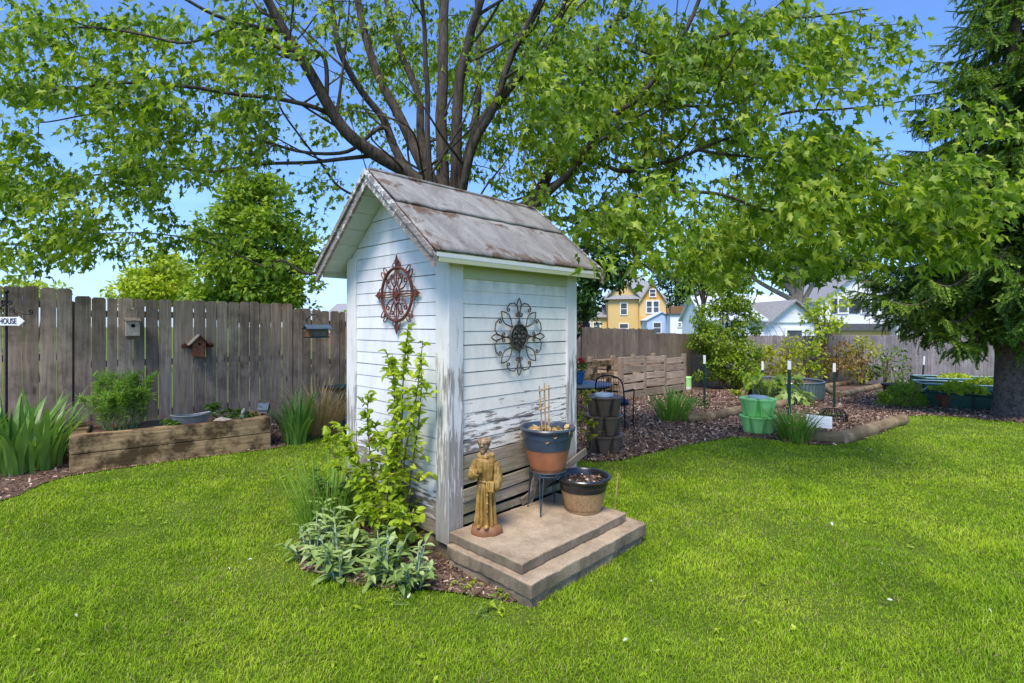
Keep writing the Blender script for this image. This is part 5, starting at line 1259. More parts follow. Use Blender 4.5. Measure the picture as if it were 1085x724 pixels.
# round corrugated bed with squash leaves
cr = G(853, 425); cr = Vector((cr.x - .02, cr.y + .75, gz(cr.y + .75)))
rc_ = empty('corrugated_bed', cr, 0, 'round grey-green corrugated steel planter bed', 'raised bed'); m = MB(); nseg = 220; rr0 = .80
for z in (-.05, .44):
    for i in range(nseg): a = 6.2832 * i / nseg; r_ = rr0 + .010 * math.cos(55 * a); m.v.append((r_ * math.cos(a), r_ * math.sin(a), z))
for i in range(nseg): m.f.append((i, (i + 1) % nseg, nseg + (i + 1) % nseg, nseg + i))
m.build('wall', M['bed_grey'], rc_, True); m = MB(); m.tube([(rr0 * math.cos(6.283 * i / 64), rr0 * math.sin(6.283 * i / 64), .445) for i in range(65)], .016, 8); m.build('rim', M['steel'], rc_, True)
m = MB(); m.lathe([(.79, .38), (.4, .40), (.002, .40)], (0, 0, 0), 40); m.build('soil', M['mulch'], rc_)
def squash(loc, n, rad, hh, label, mt='far_mid'):
    q = empty('leafy_vegetable', loc, 0, label, 'plant'); sm = MB(); P = []; D = []; N = []; S = []
    for k in range(n):
        a = random.uniform(0, 6.28); r_ = rad * math.sqrt(random.random()); h_ = hh * random.uniform(.4, 1.0); t = Vector((r_ * math.cos(a), r_ * math.sin(a), h_))
        sm.tube([Vector((r_ * .4 * math.cos(a), r_ * .4 * math.sin(a), 0)), t * .6, t], [.008, .007, .005], 5); P.append(tuple(t)); D.append((math.cos(a), math.sin(a), random.uniform(-.5, .3))); N.append((random.gauss(0, .4), random.gauss(-.2, .4), 1)); S.append(random.uniform(.14, .27))
    sm.build('stems', M['stem_green'], q, True); leaves('foliage', M[mt], q, P, D, N, S, T_MAPLE); return q
squash(G(826, 427) + Vector((0, .5, 0)), 60, .55, .62, 'broad-leaved squash plant spilling over the corrugated bed'); squash(G(844, 430) + Vector((.05, .1, 0)), 26, .26, .3, 'low squash leaves before the corrugated bed', 'silver_leaf')
q = empty('black_tub', G(798, 421), 0, 'small black plastic tub beside the squash leaves', 'tub'); m = MB(); m.lathe([(.10, 0), (.12, .02), (.15, .25), (.16, .26), (.15, .27), (.13, .25), (.002, .24)], (0, 0, 0), 24); m.build('tub_body', M['plastic_black'], q, True); m = MB(); m.lathe([(.14, .25), (.002, .262)], (0, 0, 0), 20); m.build('soil', M['soil'], q)
# long green steel beds
def steel_bed(a, b, depth, h, label, rail='bed_green'):
    a, b = Vector(a), Vector(b); d = b - a; L_ = math.hypot(d.x, d.y); r = empty('steel_raised_bed', a, math.atan2(d.y, d.x), label, 'raised bed', 'green steel raised beds'); drop = (b.z - a.z)
    for (p0, p1) in (((0, 0), (L_, 0)), ((0, depth), (L_, depth)), ((0, 0), (0, depth)), ((L_, 0), (L_, depth))):
        m = MB(); n = 8
        for k in range(n):
            z0 = -.06 + (h + .06) * k / n; z1 = -.06 + (h + .06) * (k + 1) / n; o = .006 if k % 2 else -.006
            m.beam((p0[0], p0[1] + (o if p0[1] == p1[1] else 0), (z0 + z1) / 2), (p1[0], p1[1] + (o if p0[1] == p1[1] else 0), (z0 + z1) / 2), .012, z1 - z0 - .004)
        m.build('side_panel', M['bed_green'], r)
    m = MB(); n_ = max(2, int(L_ / 1.5))
    for i in range(n_ + 1): x = L_ * i / n_; m.b2((x - .03, -.022, -.06), (x + .03, .022, h + .01)); m.b2((x - .03, depth - .022, -.06), (x + .03, depth + .022, h + .01))
    m.build('corner_brace', M['post_green'], r)
    m = MB(); m.tube([(0, 0, h + .012), (L_, 0, h + .012), (L_, depth, h + .012), (0, depth, h + .012), (0, 0, h + .012)], .02, 6); m.build('rim', M[rail], r)
    m = MB(); m.add([(.01, .01, h - .05), (L_ - .01, .01, h - .05), (L_ - .01, depth - .01, h - .05), (.01, depth - .01, h - .05)], [(0, 1, 2, 3)]); m.build('soil', M['mulch'], r)
    return r
a = G(975, 431); b = G(1095, 438); steel_bed(a, b, .95, .30, 'nearest long green steel bed left of the spruce trunk')
a2 = G(978, 421.5); b2_ = G(1105, 425); steel_bed(a2, b2_, .95, .34, 'middle long green steel bed with pale teal rim', 'bed_blue')
a3 = G(981, 414); b3 = G(1100, 416); steel_bed(a3, b3, .95, .36, 'farthest long green steel bed below the pale fence', 'bed_blue')
for (base, k, lab) in ((a, .55, 'yellow-green seedlings in the nearest steel bed'), (a2, .70, 'yellow-green lettuces in the middle steel bed'), (a3, .4, 'bright young plants in the farthest steel bed')):
    bb_ = {id(a): b, id(a2): b2_, id(a3): b3}[id(base)]; q = empty('bed_plants', base.lerp(bb_, k) + Vector((0, .45, .26)), 0, lab, 'plant'); dome(q, M['far_yellow'], .42, .16, 170, .12, T_OVAL); m = MB(); m.tube([(0, 0, -.02), (0, 0, .1)], .01, 5); m.build('stems', M['stem_green'], q)
q = empty('brown_pot', G(993, 431) + Vector((-.05, -.22, 0)), 0, 'rusty brown square pot against the nearest steel bed', 'pot'); m = MB(); m.lathe([(.15, 0), (.19, .26), (.20, .27), (.19, .29), (.16, .27), (.002, .26)], (0, 0, 0), 4); o = m.build('pot_body', M['birdrust'], q, bev=.01); o.rotation_euler = (0, 0, R(45)); m = MB(); m.lathe([(.15, .262), (.002, .27)], (0, 0, 0), 16); m.build('soil', M['soil'], q)
q = empty('black_tub', G(966, 423) + Vector((0, .5, 0)), 0, 'wide black plastic tub behind the round green bush', 'tub'); m = MB(); m.lathe([(.26, 0), (.30, .26), (.33, .28), (.33, .31), (.29, .29), (.002, .27)], (0, 0, 0), 28); m.build('tub_body', M['plastic_black'], q, True); m = MB(); m.lathe([(.28, .28), (.002, .29)], (0, 0, 0), 20); m.build('soil', M['soil'], q)
q = empty('round_bush', G(958, 431), 0, 'round dense green bush at the end of the steel beds', 'bush'); dome(q, M['far_mid'], .37, .52, 1300, .075, T_LANCE); m = MB(); [m.tube([(0, 0, 0), (.25 * math.cos(k), .25 * math.sin(k), .35)], .012, 5) for k in range(6)]; m.build('stems', M['stem'], q)
q = empty('weed', G(935, 433), 0, 'thin green weed left of the round bush', 'plant'); shrub(q, M['shrub'], M['stem_green'], .42, .15, 7, 10, .07, T_OVAL, base=.04, low=.1, r=.004)
# pale pole leaning
a = G(963, 409); b = W(935, 378.5, a.y + .9); q = empty('wooden_pole', a, 0, 'long pale wooden pole leaning toward the back fence', 'pole'); m = MB(); m.tube([(0, 0, 0), b - a], .036, 8); m.build('shaft', M['stone'], q, True); m = MB(); d_ = (b - a); m.tube([d_ * .985, d_ * 1.0], .034, 8); m.build('end_cap', M['pallet'], q)
# daylilies in the plots
for (u, v, r_, L_, n_, lab) in ((713, 446, .26, .62, 230, 'green daylily clump on mulch right of the compost bin'), (842, 467, .20, .46, 240, 'green daylily clump beside the bright green planter')):
    q = empty('daylily_clump', G(u, v), 0, lab, 'plant', 'daylily clumps on the mulch'); clump(q, M['blade_bright'], n_, r_, L_, .018, 1.75, lvar=.4)
q = empty('weed', G(740, 437) + Vector((0, .3, 0)), 0, 'sparse green weed behind the daylily clump', 'plant'); shrub(q, M['shrub_dark'], M['stem_green'], .3, .3, 9, 8, .07, T_OVAL, base=.15, low=.1, r=.004)
q = empty('weed', G(780, 421), 0, 'small bright weed on the mulch left of the squash', 'plant'); shrub(q, M['shrub'], M['stem_green'], .18, .18, 8, 8, .08, T_OVAL, base=.1, low=.1, r=.004)
# wire arch trellis
aa = G(795, 404); ab = G(838, 404); q = empty('arch_trellis', aa, 0, 'tall thin wire arch trellis over the yellow shrubs', 'trellis'); d_ = ab - aa; d_.z = 0
for k in range(3):
    o = Vector((0, .55 * k, 0)); m = MB(); m.tube([o + d_ * (.5 - .5 * math.cos(math.pi * i / 20)) + Vector((0, 0, 2.35 * math.sin(math.pi * i / 20) ** .8)) for i in range(21)], .011, 6); m.build('hoop', M['steel'], q, True)
m = MB()
for i in range(1, 20, 1): pp = d_ * (.5 - .5 * math.cos(math.pi * i / 20)) + Vector((0, 0, 2.35 * math.sin(math.pi * i / 20) ** .8)); m.tube([pp, pp + Vector((0, 1.1, 0))], .006, 4)
m.build('cross_wires', M['steel'], q)
q = empty('garden_ornament', G(864, 404), 0, 'dark blue glass globe ornament on a stick among the shrubs', 'ornament'); zz = hgt(864, 385, G(864, 404)); m = MB(); m.ball((0, 0, zz), .12, 16, 10); m.build('globe', M['blue_glaze'], q, True); m = MB(); m.tube([(0, 0, 0), (0, 0, zz - .1)], .014, 6); m.build('stick', M['iron'], q)
# ------------------------------------------------------------------ the big many-stemmed maple behind the shed
random.seed(11); RNG = np.random.default_rng(11)
TB = Vector((-.62, 6.45, 0))
maple = empty('maple_tree', TB, 0, 'big many-stemmed maple spreading over the shed and the whole yard', 'tree')
wood = MB(); NP = []; NR = []
def limb(pts, r0, r1, seg=9, wob=.03, reg=True):
    pts = smooth_pts(pts, 6); n = len(pts)
    pts = [p + mnoise.noise_vector(p * 1.7) * wob * (1 if 0 < i < n - 1 else 0) for i, p in enumerate(pts)]
    rr = [r0 + (r1 - r0) * (i / (n - 1)) ** .8 for i in range(n)]
    wood.tube([p - TB for p in pts], rr, seg)
    if reg:
        for i in range(2, n): NP.append(tuple(pts[i])); NR.append(rr[i])
    return pts
# base flare and trunk
wood.tube([(0, 0, -.2), (0, 0, .05), (0, 0, .35), (.02, 0, 1.0), (.03, 0, 1.7), (.02, 0, 2.35)], [.62, .54, .42, .36, .36, .30], 20)
FK = TB + Vector((0, 0, 1.95))
def up(u, v, y): return W(u, v, y)
def L_(pts, r0, r1, start=None):
    if start is not None:                            # a side bough leaves the nearest thicker limb
        d = [((Vector(p) - start).length, i) for i, p in enumerate(NP) if NR[i] > r0 * .8]; start = Vector(NP[min(d)[1]])
    return limb([start or FK] + [up(*p) for p in pts], r0 * .76, r1)
L_([(460, 214, 6.3), (438, 188, 6.2), (398, 164, 6.0), (368, 142, 5.85), (343, 107, 5.7), (318, 60, 5.55), (294, 20, 5.4), (262, -40, 5.2), (215, -110, 5.0)], .14, .035)
L_([(455, 216, 6.35), (436, 188, 6.3), (419, 161, 6.3), (407, 128, 6.25), (383, 97, 6.1), (361, 55, 5.9), (350, 0, 5.8), (335, -90, 5.5)], .10, .022)
L_([(464, 214, 6.45), (450, 180, 6.5), (425, 128, 6.6), (398, 76, 6.7), (379, 0, 6.8), (355, -110, 6.8)], .135, .035)
L_([(462, 214, 6.25), (455, 180, 6.15), (453, 122, 6.1), (450, 46, 6.0), (446, 0, 5.9), (440, -100, 5.6)], .062, .02)
L_([(463, 210, 6.7), (447, 152, 6.9), (443, 100, 7.1), (425, 55, 7.3), (408, 0, 7.5), (390, -80, 7.6)], .10, .03)
L_([(470, 214, 6.6), (468, 180, 6.7), (468, 91, 6.8), (471, 0, 7.0), (470, -130, 7.2)], .15, .05)
L_([(481, 214, 6.4), (483, 180, 6.35), (485, 91, 6.3), (498, 36, 6.2), (511, 0, 6.1), (535, -100, 6.0)], .13, .035)
L_([(487, 212, 6.8), (501, 152, 7.0), (507, 76, 7.2), (506, 20, 7.4), (500, -80, 7.5)], .10, .03)
L_([(482, 222, 6.3), (490, 200, 6.1), (505, 146, 5.9), (523, 112, 5.8), (544, 55, 5.7), (574, 0, 5.5), (610, -80, 5.2)], .085, .025)
L_([(486, 220, 6.35), (504, 140, 6.1), (532, 103, 5.9), (553, 79, 5.75), (575, 64, 5.6), (593, 24, 5.5), (600, 0, 5.4), (620, -90, 5.1)], .09, .022)
k1 = L_([(500, 225, 6.7), (540, 226, 6.8), (565, 213, 6.9), (575, 194, 6.9), (593, 158, 6.9), (617, 97, 6.8), (632, 55, 6.7), (664, 5, 6.5), (700, -80, 6.3)], .16, .04)
L_([(510, 236, 6.3), (556, 228, 6.1), (580, 206, 5.9), (616, 170, 5.7), (640, 130, 5.5), (680, 100, 5.3), (728, 30, 5.1), (760, -60, 4.9)], .09, .016)
# boughs that reach out over the lawn and the fence
L_([(398, 165, 6.0), (348, 122, 5.8), (299, 107, 5.6), (209, 95, 5.4), (130, 88, 5.3), (60, 96, 5.3), (-30, 100, 5.4)], .05, .008, up(436, 186, 6.2))
L_([(406, 137, 6.2), (368, 162, 6.1), (320, 160, 6.0), (279, 150, 5.9), (209, 130, 5.8), (120, 120, 5.9), (40, 130, 6.0)], .04, .007, up(419, 161, 6.3))
L_([(345, 171, 6.1), (279, 173, 6.0), (219, 182, 6.0), (150, 176, 6.1), (80, 190, 6.3), (10, 200, 6.5)], .036, .006, up(398, 164, 6.05))
L_([(390, 222, 6.4), (338, 287, 6.2), (300, 276, 6.2), (279, 284, 6.3), (219, 256, 6.5), (140, 248, 6.6), (60, 250, 6.7)], .03, .005, up(450, 232, 6.4))
L_([(343, 60, 5.6), (300, 52, 5.3), (250, 30, 5.0), (190, 44, 4.9), (110, 30, 4.9), (30, 40, 5.0)], .035, .007, up(352, 100, 5.75))
L_([(240, 20, 5.1), (180, -10, 4.9), (110, -20, 4.8), (20, -10, 4.8)], .03, .007, up(300, 32, 5.45))
L_([(600, 232, 6.4), (640, 215, 5.8), (678, 207, 5.3), (753, 204, 5.0), (823, 226, 4.8), (899, 229, 4.8), (960, 240, 4.9)], .045, .006, up(545, 232, 6.6))
L_([(650, 180, 6.2), (705, 172, 5.6), (760, 150, 5.2), (830, 120, 5.0), (900, 115, 5.0), (970, 105, 5.2)], .04, .006, up(600, 150, 6.8))
L_([(690, 110, 6.0), (770, 110, 5.4), (850, 70, 5.0), (930, 50, 5.0)], .035, .006, up(620, 95, 6.75))
L_([(660, 250, 5.6), (668, 265, 4.8), (690, 285, 4.4), (720, 300, 4.2)], .028, .005, up(590, 236, 6.3))
L_([(700, 60, 5.6), (760, 40, 5.0), (840, 20, 4.7), (920, 10, 4.7)], .035, .006, up(650, 30, 6.6))
L_([(820, 170, 5.0), (890, 180, 4.7), (960, 200, 4.6), (1010, 190, 4.7)], .022, .005, up(760, 160, 5.2))
L_([(368, 204, 6.5), (338, 169, 6.2), (300, 122, 5.9), (285, 80, 5.7), (262, 40, 5.5)], .026, .006, up(440, 214, 6.4))
for i in range(150):                                  # finer side branches
    k = random.randrange(len(NP)); p0 = Vector(NP[k])
    if NR[k] < .018 or p0.z < 2.7: continue
    o = (p0 - TB); o.z = 0; o = o.normalized() if o.length > .2 else Vector((random.gauss(0, 1), random.gauss(0, 1), 0)).normalized()
    d = (o * random.uniform(.2, 1) + Vector((random.gauss(0, .6), random.gauss(0, .6), random.uniform(.2, 1.1)))).normalized(); ln = random.uniform(.7, 1.9); r = min(NR[k] * .5, .022)
    limb([p0, p0 + d * ln * .35, p0 + d * ln * .7 + Vector((random.gauss(0, .1), random.gauss(0, .1), .08)), p0 + d * ln + Vector((random.gauss(0, .2), random.gauss(0, .2), .12))], r, .004, 6, .02)

regions = [(50, 50, 120, 62, 4.3, 6.6, 120), (60, 150, 120, 62, 4.6, 7.0, 135), (40, 240, 85, 52, 5.0, 7.2, 85), (140, 245, 80, 32, 5.4, 7.2, 45), (120, 200, 70, 30, 5, 7, 50), (210, 70, 110, 60, 4.4, 6.6, 130), (220, 150, 85, 45, 4.8, 6.8, 85), (300, 30, 80, 45, 4.8, 6.4, 45), (300, 130, 55, 40, 5.4, 6.6, 20), (345, 215, 28, 45, 6, 7, 13), (280, 262, 50, 18, 6, 6.8, 7), (395, 60, 60, 70, 6.2, 8.5, 40), (480, 50, 110, 62, 6.6, 9.5, 144), (440, 150, 60, 50, 7.2, 9.5, 30), (560, 60, 90, 70, 5.6, 8.5, 131), (540, 150, 70, 62, 6.0, 8.8, 96), (640, 60, 90, 75, 4.2, 7.2, 122), (720, 120, 90, 80, 3.9, 6.8, 109), (640, 180, 80, 60, 4.4, 7, 93), (660, 245, 48, 48, 3.7, 4.9, 23), (615, 232, 52, 34, 4.6, 6.4, 25), (800, 55, 110, 55, 4, 6.6, 97), (895, 70, 65, 48, 4.4, 6.0, 33), (820, 150, 95, 50, 4.0, 6.5, 77), (800, 235, 105, 45, 4.2, 6.4, 30), (900, 195, 85, 60, 4.0, 5.8, 97), (945, 255, 60, 42, 4.2, 5.6, 15), (725, 235, 75, 48, 4, 6.2, 20), (1000, 150, 40, 50, 4.4, 5.4, 16), (870, 285, 50, 20, 4.4, 5.6, 3), (250, -75, 320, 45, 4, 8, 60), (720, -75, 330, 50, 4, 8, 70), (480, -200, 420, 60, 6, 10, 50), (-140, 120, 70, 130, 5, 7, 60), (1015, 195, 60, 50, 3.8, 4.9, 33), (980, 240, 55, 40, 3.8, 4.9, 22), (560, 120, 80, 60, 6.2, 9, 62), (480, 60, 90, 50, 7.2, 9.6, 55), (690, 60, 110, 50, 5, 7.5, 82), (640, 150, 80, 60, 5, 7.4, 55), (790, 268, 100, 30, 4.4, 6.2, 40), (900, 240, 60, 45, 4.2, 5.6, 26)]
AT = []
for (u, v, ru, rv, y0, y1, n) in regions:
    c = 0; tries = 0
    while c < n and tries < n * 6:
        tries += 1; a = random.uniform(0, 6.283); q = math.sqrt(random.random()); y = random.uniform(y0, y1)
        p = W(u + ru * q * math.cos(a), v + rv * q * math.sin(a), y)
        uu = CX + F * p.x / p.y; vv = HY - F * (p.z - EYE) / p.y
        if 612 < uu < 712 and vv > 278: continue      # sprays culled in this image region so the yellow house shows
        if mnoise.noise(p * 1.5 + Vector((3, 0, 0))) < -.06: continue
        AT.append(p); c += 1
AT.sort(key=lambda p: (p - FK).length)
cap = len(NP) + len(AT) * 8; NPa = np.zeros((cap, 3)); NRa = np.zeros(cap); nn = len(NP); NPa[:nn] = NP; NRa[:nn] = NR
LP = []; LD = []; LN = []; LS = []; pet = MB()
for p in AT:
    d = np.linalg.norm(NPa[:nn] - np.array(p), axis=1); d = d + .25 * np.maximum(0, NPa[:nn, 2] - p.z - .4)
    i = int(np.argmin(d)); a = Vector(NPa[i]); L = (p - a).length
    out = (p - TB); out.z = 0; out = out.normalized() if out.length > .1 else Vector((1, 0, 0))
    m = a.lerp(p, .5) + Vector((random.gauss(0, .06), random.gauss(0, .06), .10 * L + random.gauss(0, .04))) * min(1, L)
    tip = p + out * .16 + Vector((random.gauss(0, .07), random.gauss(0, .07), -.05 + random.gauss(0, .05)))
    pts = smooth_pts([a, m, p, tip], 3); r0 = min(NRa[i] * .7, .004 + .006 * L)
    wood.tube([x - TB for x in pts], [r0 * (1 - .72 * k / 9) + .0012 for k in range(10)], 4, False)
    for k in (2, 4, 6, 8):
        if nn < cap: NPa[nn] = pts[k]; NRa[nn] = r0 * (1 - .08 * k); nn += 1
    for j in range(random.randint(12, 20)):
        f = random.uniform(.42, 1.0); b = pts[min(9, int(f * 9.99))]
        dd = (out * .55 + Vector((random.gauss(0, .62), random.gauss(0, .62), random.gauss(-.42, .42)))).normalized()
        e = b + dd * random.uniform(.03, .10) + Vector((random.gauss(0, .05), random.gauss(0, .05), random.gauss(0, .04)))
        LP.append(tuple(e)); LD.append(tuple((dd + Vector((0, 0, -.25))).normalized())); LN.append((random.gauss(0, .9), random.gauss(0, .9), .9)); LS.append(random.uniform(.042, .088) * (1.0 if e.x < -.3 else 1.1))
wood.build('trunk', M['bark'], maple, True)
leaves('crown', M['maple'], maple, LP, LD, LN, LS, T_MAPLE, False, tuple(TB))

# ------------------------------------------------------------------ the spruce at the right
random.seed(5); RNG = np.random.default_rng(5)
sb = G(1074, 441); spruce = empty('spruce_tree', sb, 0, 'dark drooping spruce with scaly trunk at the right edge', 'tree')
w = MB(); w.tube([(0, 0, -.1), (0, 0, .06), (0, 0, .3), (0.02, 0, 1.4), (.03, 0, 4), (0, 0, 9.5)], [.35, .31, .275, .255, .19, .02], 18)
tv = []; tf = []                                     # a needled twig: short quills along a drooping axis
for k in range(13):
    t = k / 12; y = t; z = -.10 * t * t
    for s_ in (-1, 1, 0):
        b = len(tv); l = .27 * (1 - .5 * t); a = .8
        if s_: tv += [(0, y - .055, z), (0, y + .085, z), (s_ * l * math.sin(a), y + l * math.cos(a), z - .02 + .03 * ((k * 7) % 3 - 1))]
        else: tv += [(-.03, y, z), (.03, y, z), (0, y + l * .8, z + .11)]
        tf.append((b, b + 1, b + 2))
T_TWIG = (np.array(tv), np.array(tf))
P = []; D = []; N = []; S = []
z = 1.5; wh = 0
while z < 9.2:
    f = (z - 1.3) / 8.1; Lb = float(np.interp(z, [1.4, 2.2, 3.2, 4.7, 6.5, 9.3], [1.45, 2.32, 2.35, 1.85, 1.2, .12]))
    nb = 9 if f < .6 else 7
    for b_ in range(nb):
        a = 6.283 * b_ / nb + wh * 1.3 + random.gauss(0, .2); Lq = Lb * random.uniform(.78, 1.08)
        c, s_ = math.cos(a), math.sin(a); sag = .30 * Lq * (1 - f) + .05; zz = z + random.gauss(0, .08) + .55 * (1 - f) * .8
        pts = smooth_pts([(0, 0, zz), (c * Lq * .35, s_ * Lq * .35, zz - .10 * Lq * (1 - f)), (c * Lq * .72, s_ * Lq * .72, zz - sag), (c * Lq, s_ * Lq, zz - sag * .92 + .05)], 5); n = len(pts)
        w.tube(pts, [.034 * (1 - f * .6) * (1 - .85 * k / n) + .004 for k in range(n)], 5, False)
        steps_ = max(8, int(Lq / .085))
        for k in range(steps_):
            t = .12 + .88 * (k + random.random()) / steps_
            if t > 1: continue
            x = t * (n - 1); i = min(int(x), n - 2); p = pts[i].lerp(pts[i + 1], x - i); tg = (pts[i + 1] - pts[i]).normalized(); sd_ = tg.cross(Vector((0, 0, 1))).normalized()
            for s2 in (-1, 1):
                ln = (.20 + .26 * math.sin(math.pi * min(1, t * .85 + .1))) * random.uniform(.7, 1.15) * (1 - .45 * f)
                dr = (sd_ * s2 * random.uniform(.5, 1) + tg * .65 + Vector((0, 0, random.uniform(-1.0, -.15))))
                P.append(tuple(p)); D.append(tuple(dr)); N.append((random.gauss(0, .3), random.gauss(0, .3), 1)); S.append(ln)
                if random.random() < .75:            # hanging second-order twig
                    q2 = p + dr.normalized() * ln * random.uniform(.3, .8); P.append(tuple(q2)); D.append((dr.x * .3 + random.gauss(0, .2), dr.y * .3 + random.gauss(0, .2), -1)); N.append((tg.x, tg.y, .3)); S.append(ln * random.uniform(.5, .8))
            if t > .9: P.append(tuple(p)); D.append(tuple(tg)); N.append((0, 0, 1)); S.append(.3 * (1 - .4 * f))
    z += .26 + .05 * f; wh += 1
w.build('trunk', M['bark_spruce'], spruce, True)
leaves('crown', M['spruce'], spruce, P, D, N, S, T_TWIG)

# ------------------------------------------------------------------ shrubs in front of the back fence
def px_tree(name, label, cat, u, vb, y, blobs, lm, bm_, nper, size, group=None, **kw):
    """blobs given as image coordinates (u, v, depth offset, radius, zscale)"""
    b = W(u, vb, y); b.z = gz(y)
    bl = [(tuple(W(bu, bv, y + dy) - b), r, zs) for bu, bv, dy, r, zs in blobs]
    return crown_tree(name, label, cat, b, bl, M[lm], M[bm_], nper, size, group=group, **kw)
px_tree('tall_shrub', 'tall loose green shrub rising above the fence behind the netting', 'shrub', 768, 412, 16.0, [(768, 388, 0, .85, .7), (764, 360, .1, .85, .8), (772, 335, 0, .85, .8), (766, 312, .1, .75, .9), (775, 294, 0, .6, .9), (748, 366, -.1, .55, .9), (750, 335, 0, .5, .9), (790, 345, 0, .5, .9), (787, 372, 0, .5, .8), (786, 396, 0, .5, .6), (750, 394, 0, .5, .6)], 'far_mid', 'stem', 3000, .095, trunk_r=.03, trunk_top=(0, 0, 2.6), stems=4)
for (u, y, bl, lm, lab, nm) in ((806, 17.2, [(806, 388, 0, .75, .75), (812, 374, 0, .5, .7), (796, 398, 0, .4, .6)], 'gold_leaf', 'bright yellow-green shrub right of the tall loose shrub', 'yellow_shrub'),
        (832, 17.5, [(830, 384, 0, .75, .85), (836, 368, 0, .5, .9)], 'gold_leaf', 'golden leaved shrub under the wire arch', 'yellow_shrub'),
        (856, 17.6, [(856, 384, 0, .72, .85), (850, 371, 0, .5, .9), (864, 394, 0, .4, .7)], 'shrub', 'mixed green shrub behind the blue globe ornament', 'green_shrub'),
        (884, 17.7, [(884, 380, 0, .85, .8), (878, 366, 0, .5, .8), (895, 388, 0, .5, .7)], 'rust_leaf', 'rusty red-tinged shrub against the pale back fence', 'rusty_shrub'),
        (911, 17.8, [(910, 384, 0, .72, .9), (915, 368, 0, .45, .9)], 'gold_leaf', 'yellowish shrub left of the leaning pole', 'yellow_shrub'),
        (938, 17.8, [(936, 390, 0, .62, .75), (948, 380, 0, .42, .8), (924, 396, 0, .4, .6)], 'shrub_dark', 'darker green shrub behind the leaning wooden pole', 'green_shrub')):
    px_tree(nm, lab, 'shrub', u, 410, y, bl, lm, 'stem', 640, .12, group='shrubs along the back fence', trunk_r=.03, stems=4)
px_tree('young_tree', 'bright lime-green young tree rising over the back fence', 'tree', 873, 410, 17.9, [(874, 330, 0, .72, .8), (868, 345, 0, .62, .8), (884, 318, 0, .45, .9), (880, 348, 0, .5, .7), (862, 326, 0, .35, .8)], 'far_yellow', 'stem', 420, .15, trunk_r=.05)

# ------------------------------------------------------------------ trees beyond the fences
px_tree('background_tree', 'rounded green maple beyond the left fence', 'tree', 270, 380, 24, [(272, 292, 0, 2.1, 1.0), (250, 262, 0, 1.7, 1), (292, 262, 0, 1.7, 1), (270, 236, 0, 1.75, 1), (256, 212, 0, 1.1, 1), (282, 208, .3, 1.15, 1), (266, 196, 0, .75, 1.1), (235, 300, 0, 1.4, .9), (310, 296, 0, 1.2, .9), (250, 318, 0, 1.4, .8), (295, 318, 0, 1.4, .8)], 'far_mid', 'bark', 900, .24, trunk_r=.22)
px_tree('background_tree', 'small yellow-green tree beyond the left fence', 'tree', 166, 380, 26, [(160, 300, 0, 1.5, .8), (180, 296, 0, 1.3, .8), (145, 306, 0, 1.1, .8), (166, 282, 0, 1.0, .8), (190, 310, 0, 1.0, .7)], 'far_yellow', 'bark', 800, .24, trunk_r=.16)
px_tree('background_tree', 'pale green shrub top just over the fence by the sign post', 'tree', 40, 380, 20, [(25, 306, 0, .8, .5), (48, 304, 0, .7, .5)], 'far_yellow', 'bark', 420, .2, trunk_r=.08)
px_tree('background_tree', 'dark dense maple right behind the shed roof', 'tree', 622, 400, 21, [(630, 296, 0, 1.2, .95), (612, 322, 0, .9, .8), (655, 268, .3, 1.2, 1), (626, 276, 0, 1.1, 1), (610, 300, .2, 1.2, 1), (662, 248, .6, .9, 1)], 'far_dark', 'bark', 720, .22, trunk_r=.2)
px_tree('background_tree', 'dark green tree right of the yellow house', 'tree', 716, 372, 80, [(716, 318, 0, 2.4, .9), (722, 298, 0, 2.6, 1), (704, 296, 0, 1.9, 1), (712, 332, 0, 1.6, .8), (734, 305, 0, 2.4, 1)], 'far_dark', 'bark', 190, .42, trunk_r=.3)
px_tree('background_tree', 'big pale-trunked yellow-green tree behind the white garage', 'tree', 836, 372, 36, [(846, 240, 0, 3.0, .8), (800, 250, 0, 2.6, .8), (890, 238, 0, 2.8, .8), (770, 275, 0, 2.2, .8), (820, 210, 0, 2.6, .8), (868, 205, 0, 2.4, .8), (770, 232, 0, 2, .8), (740, 262, 0, 1.9, .8), (810, 282, 0, 1.5, .6)], 'far_mid', 'bark_pale', 250, .32, trunk_r=.42, trunk_top=(1.0, 0, 6.8), stems=1, limbs=5)
px_tree('background_tree', 'dark tree crown between pale trunk and spruce', 'tree', 885, 372, 62, [(880, 292, 0, 3.2, .9), (866, 302, 0, 3.0, .8), (890, 300, 0, 2.3, .8), (872, 275, 0, 2.8, .9), (850, 292, 0, 2.5, .8), (900, 272, 0, 2.8, .9)], 'far_dark', 'bark', 190, .45, trunk_r=.3)
px_tree('background_tree', 'light green tree between the tall shrub and the white house', 'tree', 745, 372, 30, [(742, 302, 0, 1.2, .9), (735, 282, 0, 1.2, .9), (755, 288, 0, 1.3, .9), (724, 268, 0, 1.2, .9), (752, 262, 0, 1.3, .9)], 'far_mid', 'bark', 230, .27, trunk_r=.14)
px_tree('background_tree', 'pale hazy tree beside the shuttered white house', 'tree', 905, 372, 66, [(902, 300, 0, 2.6, .9), (912, 288, 0, 2.4, .9), (918, 304, 0, 2, .8)], 'far_yellow', 'bark', 120, .45, trunk_r=.3)
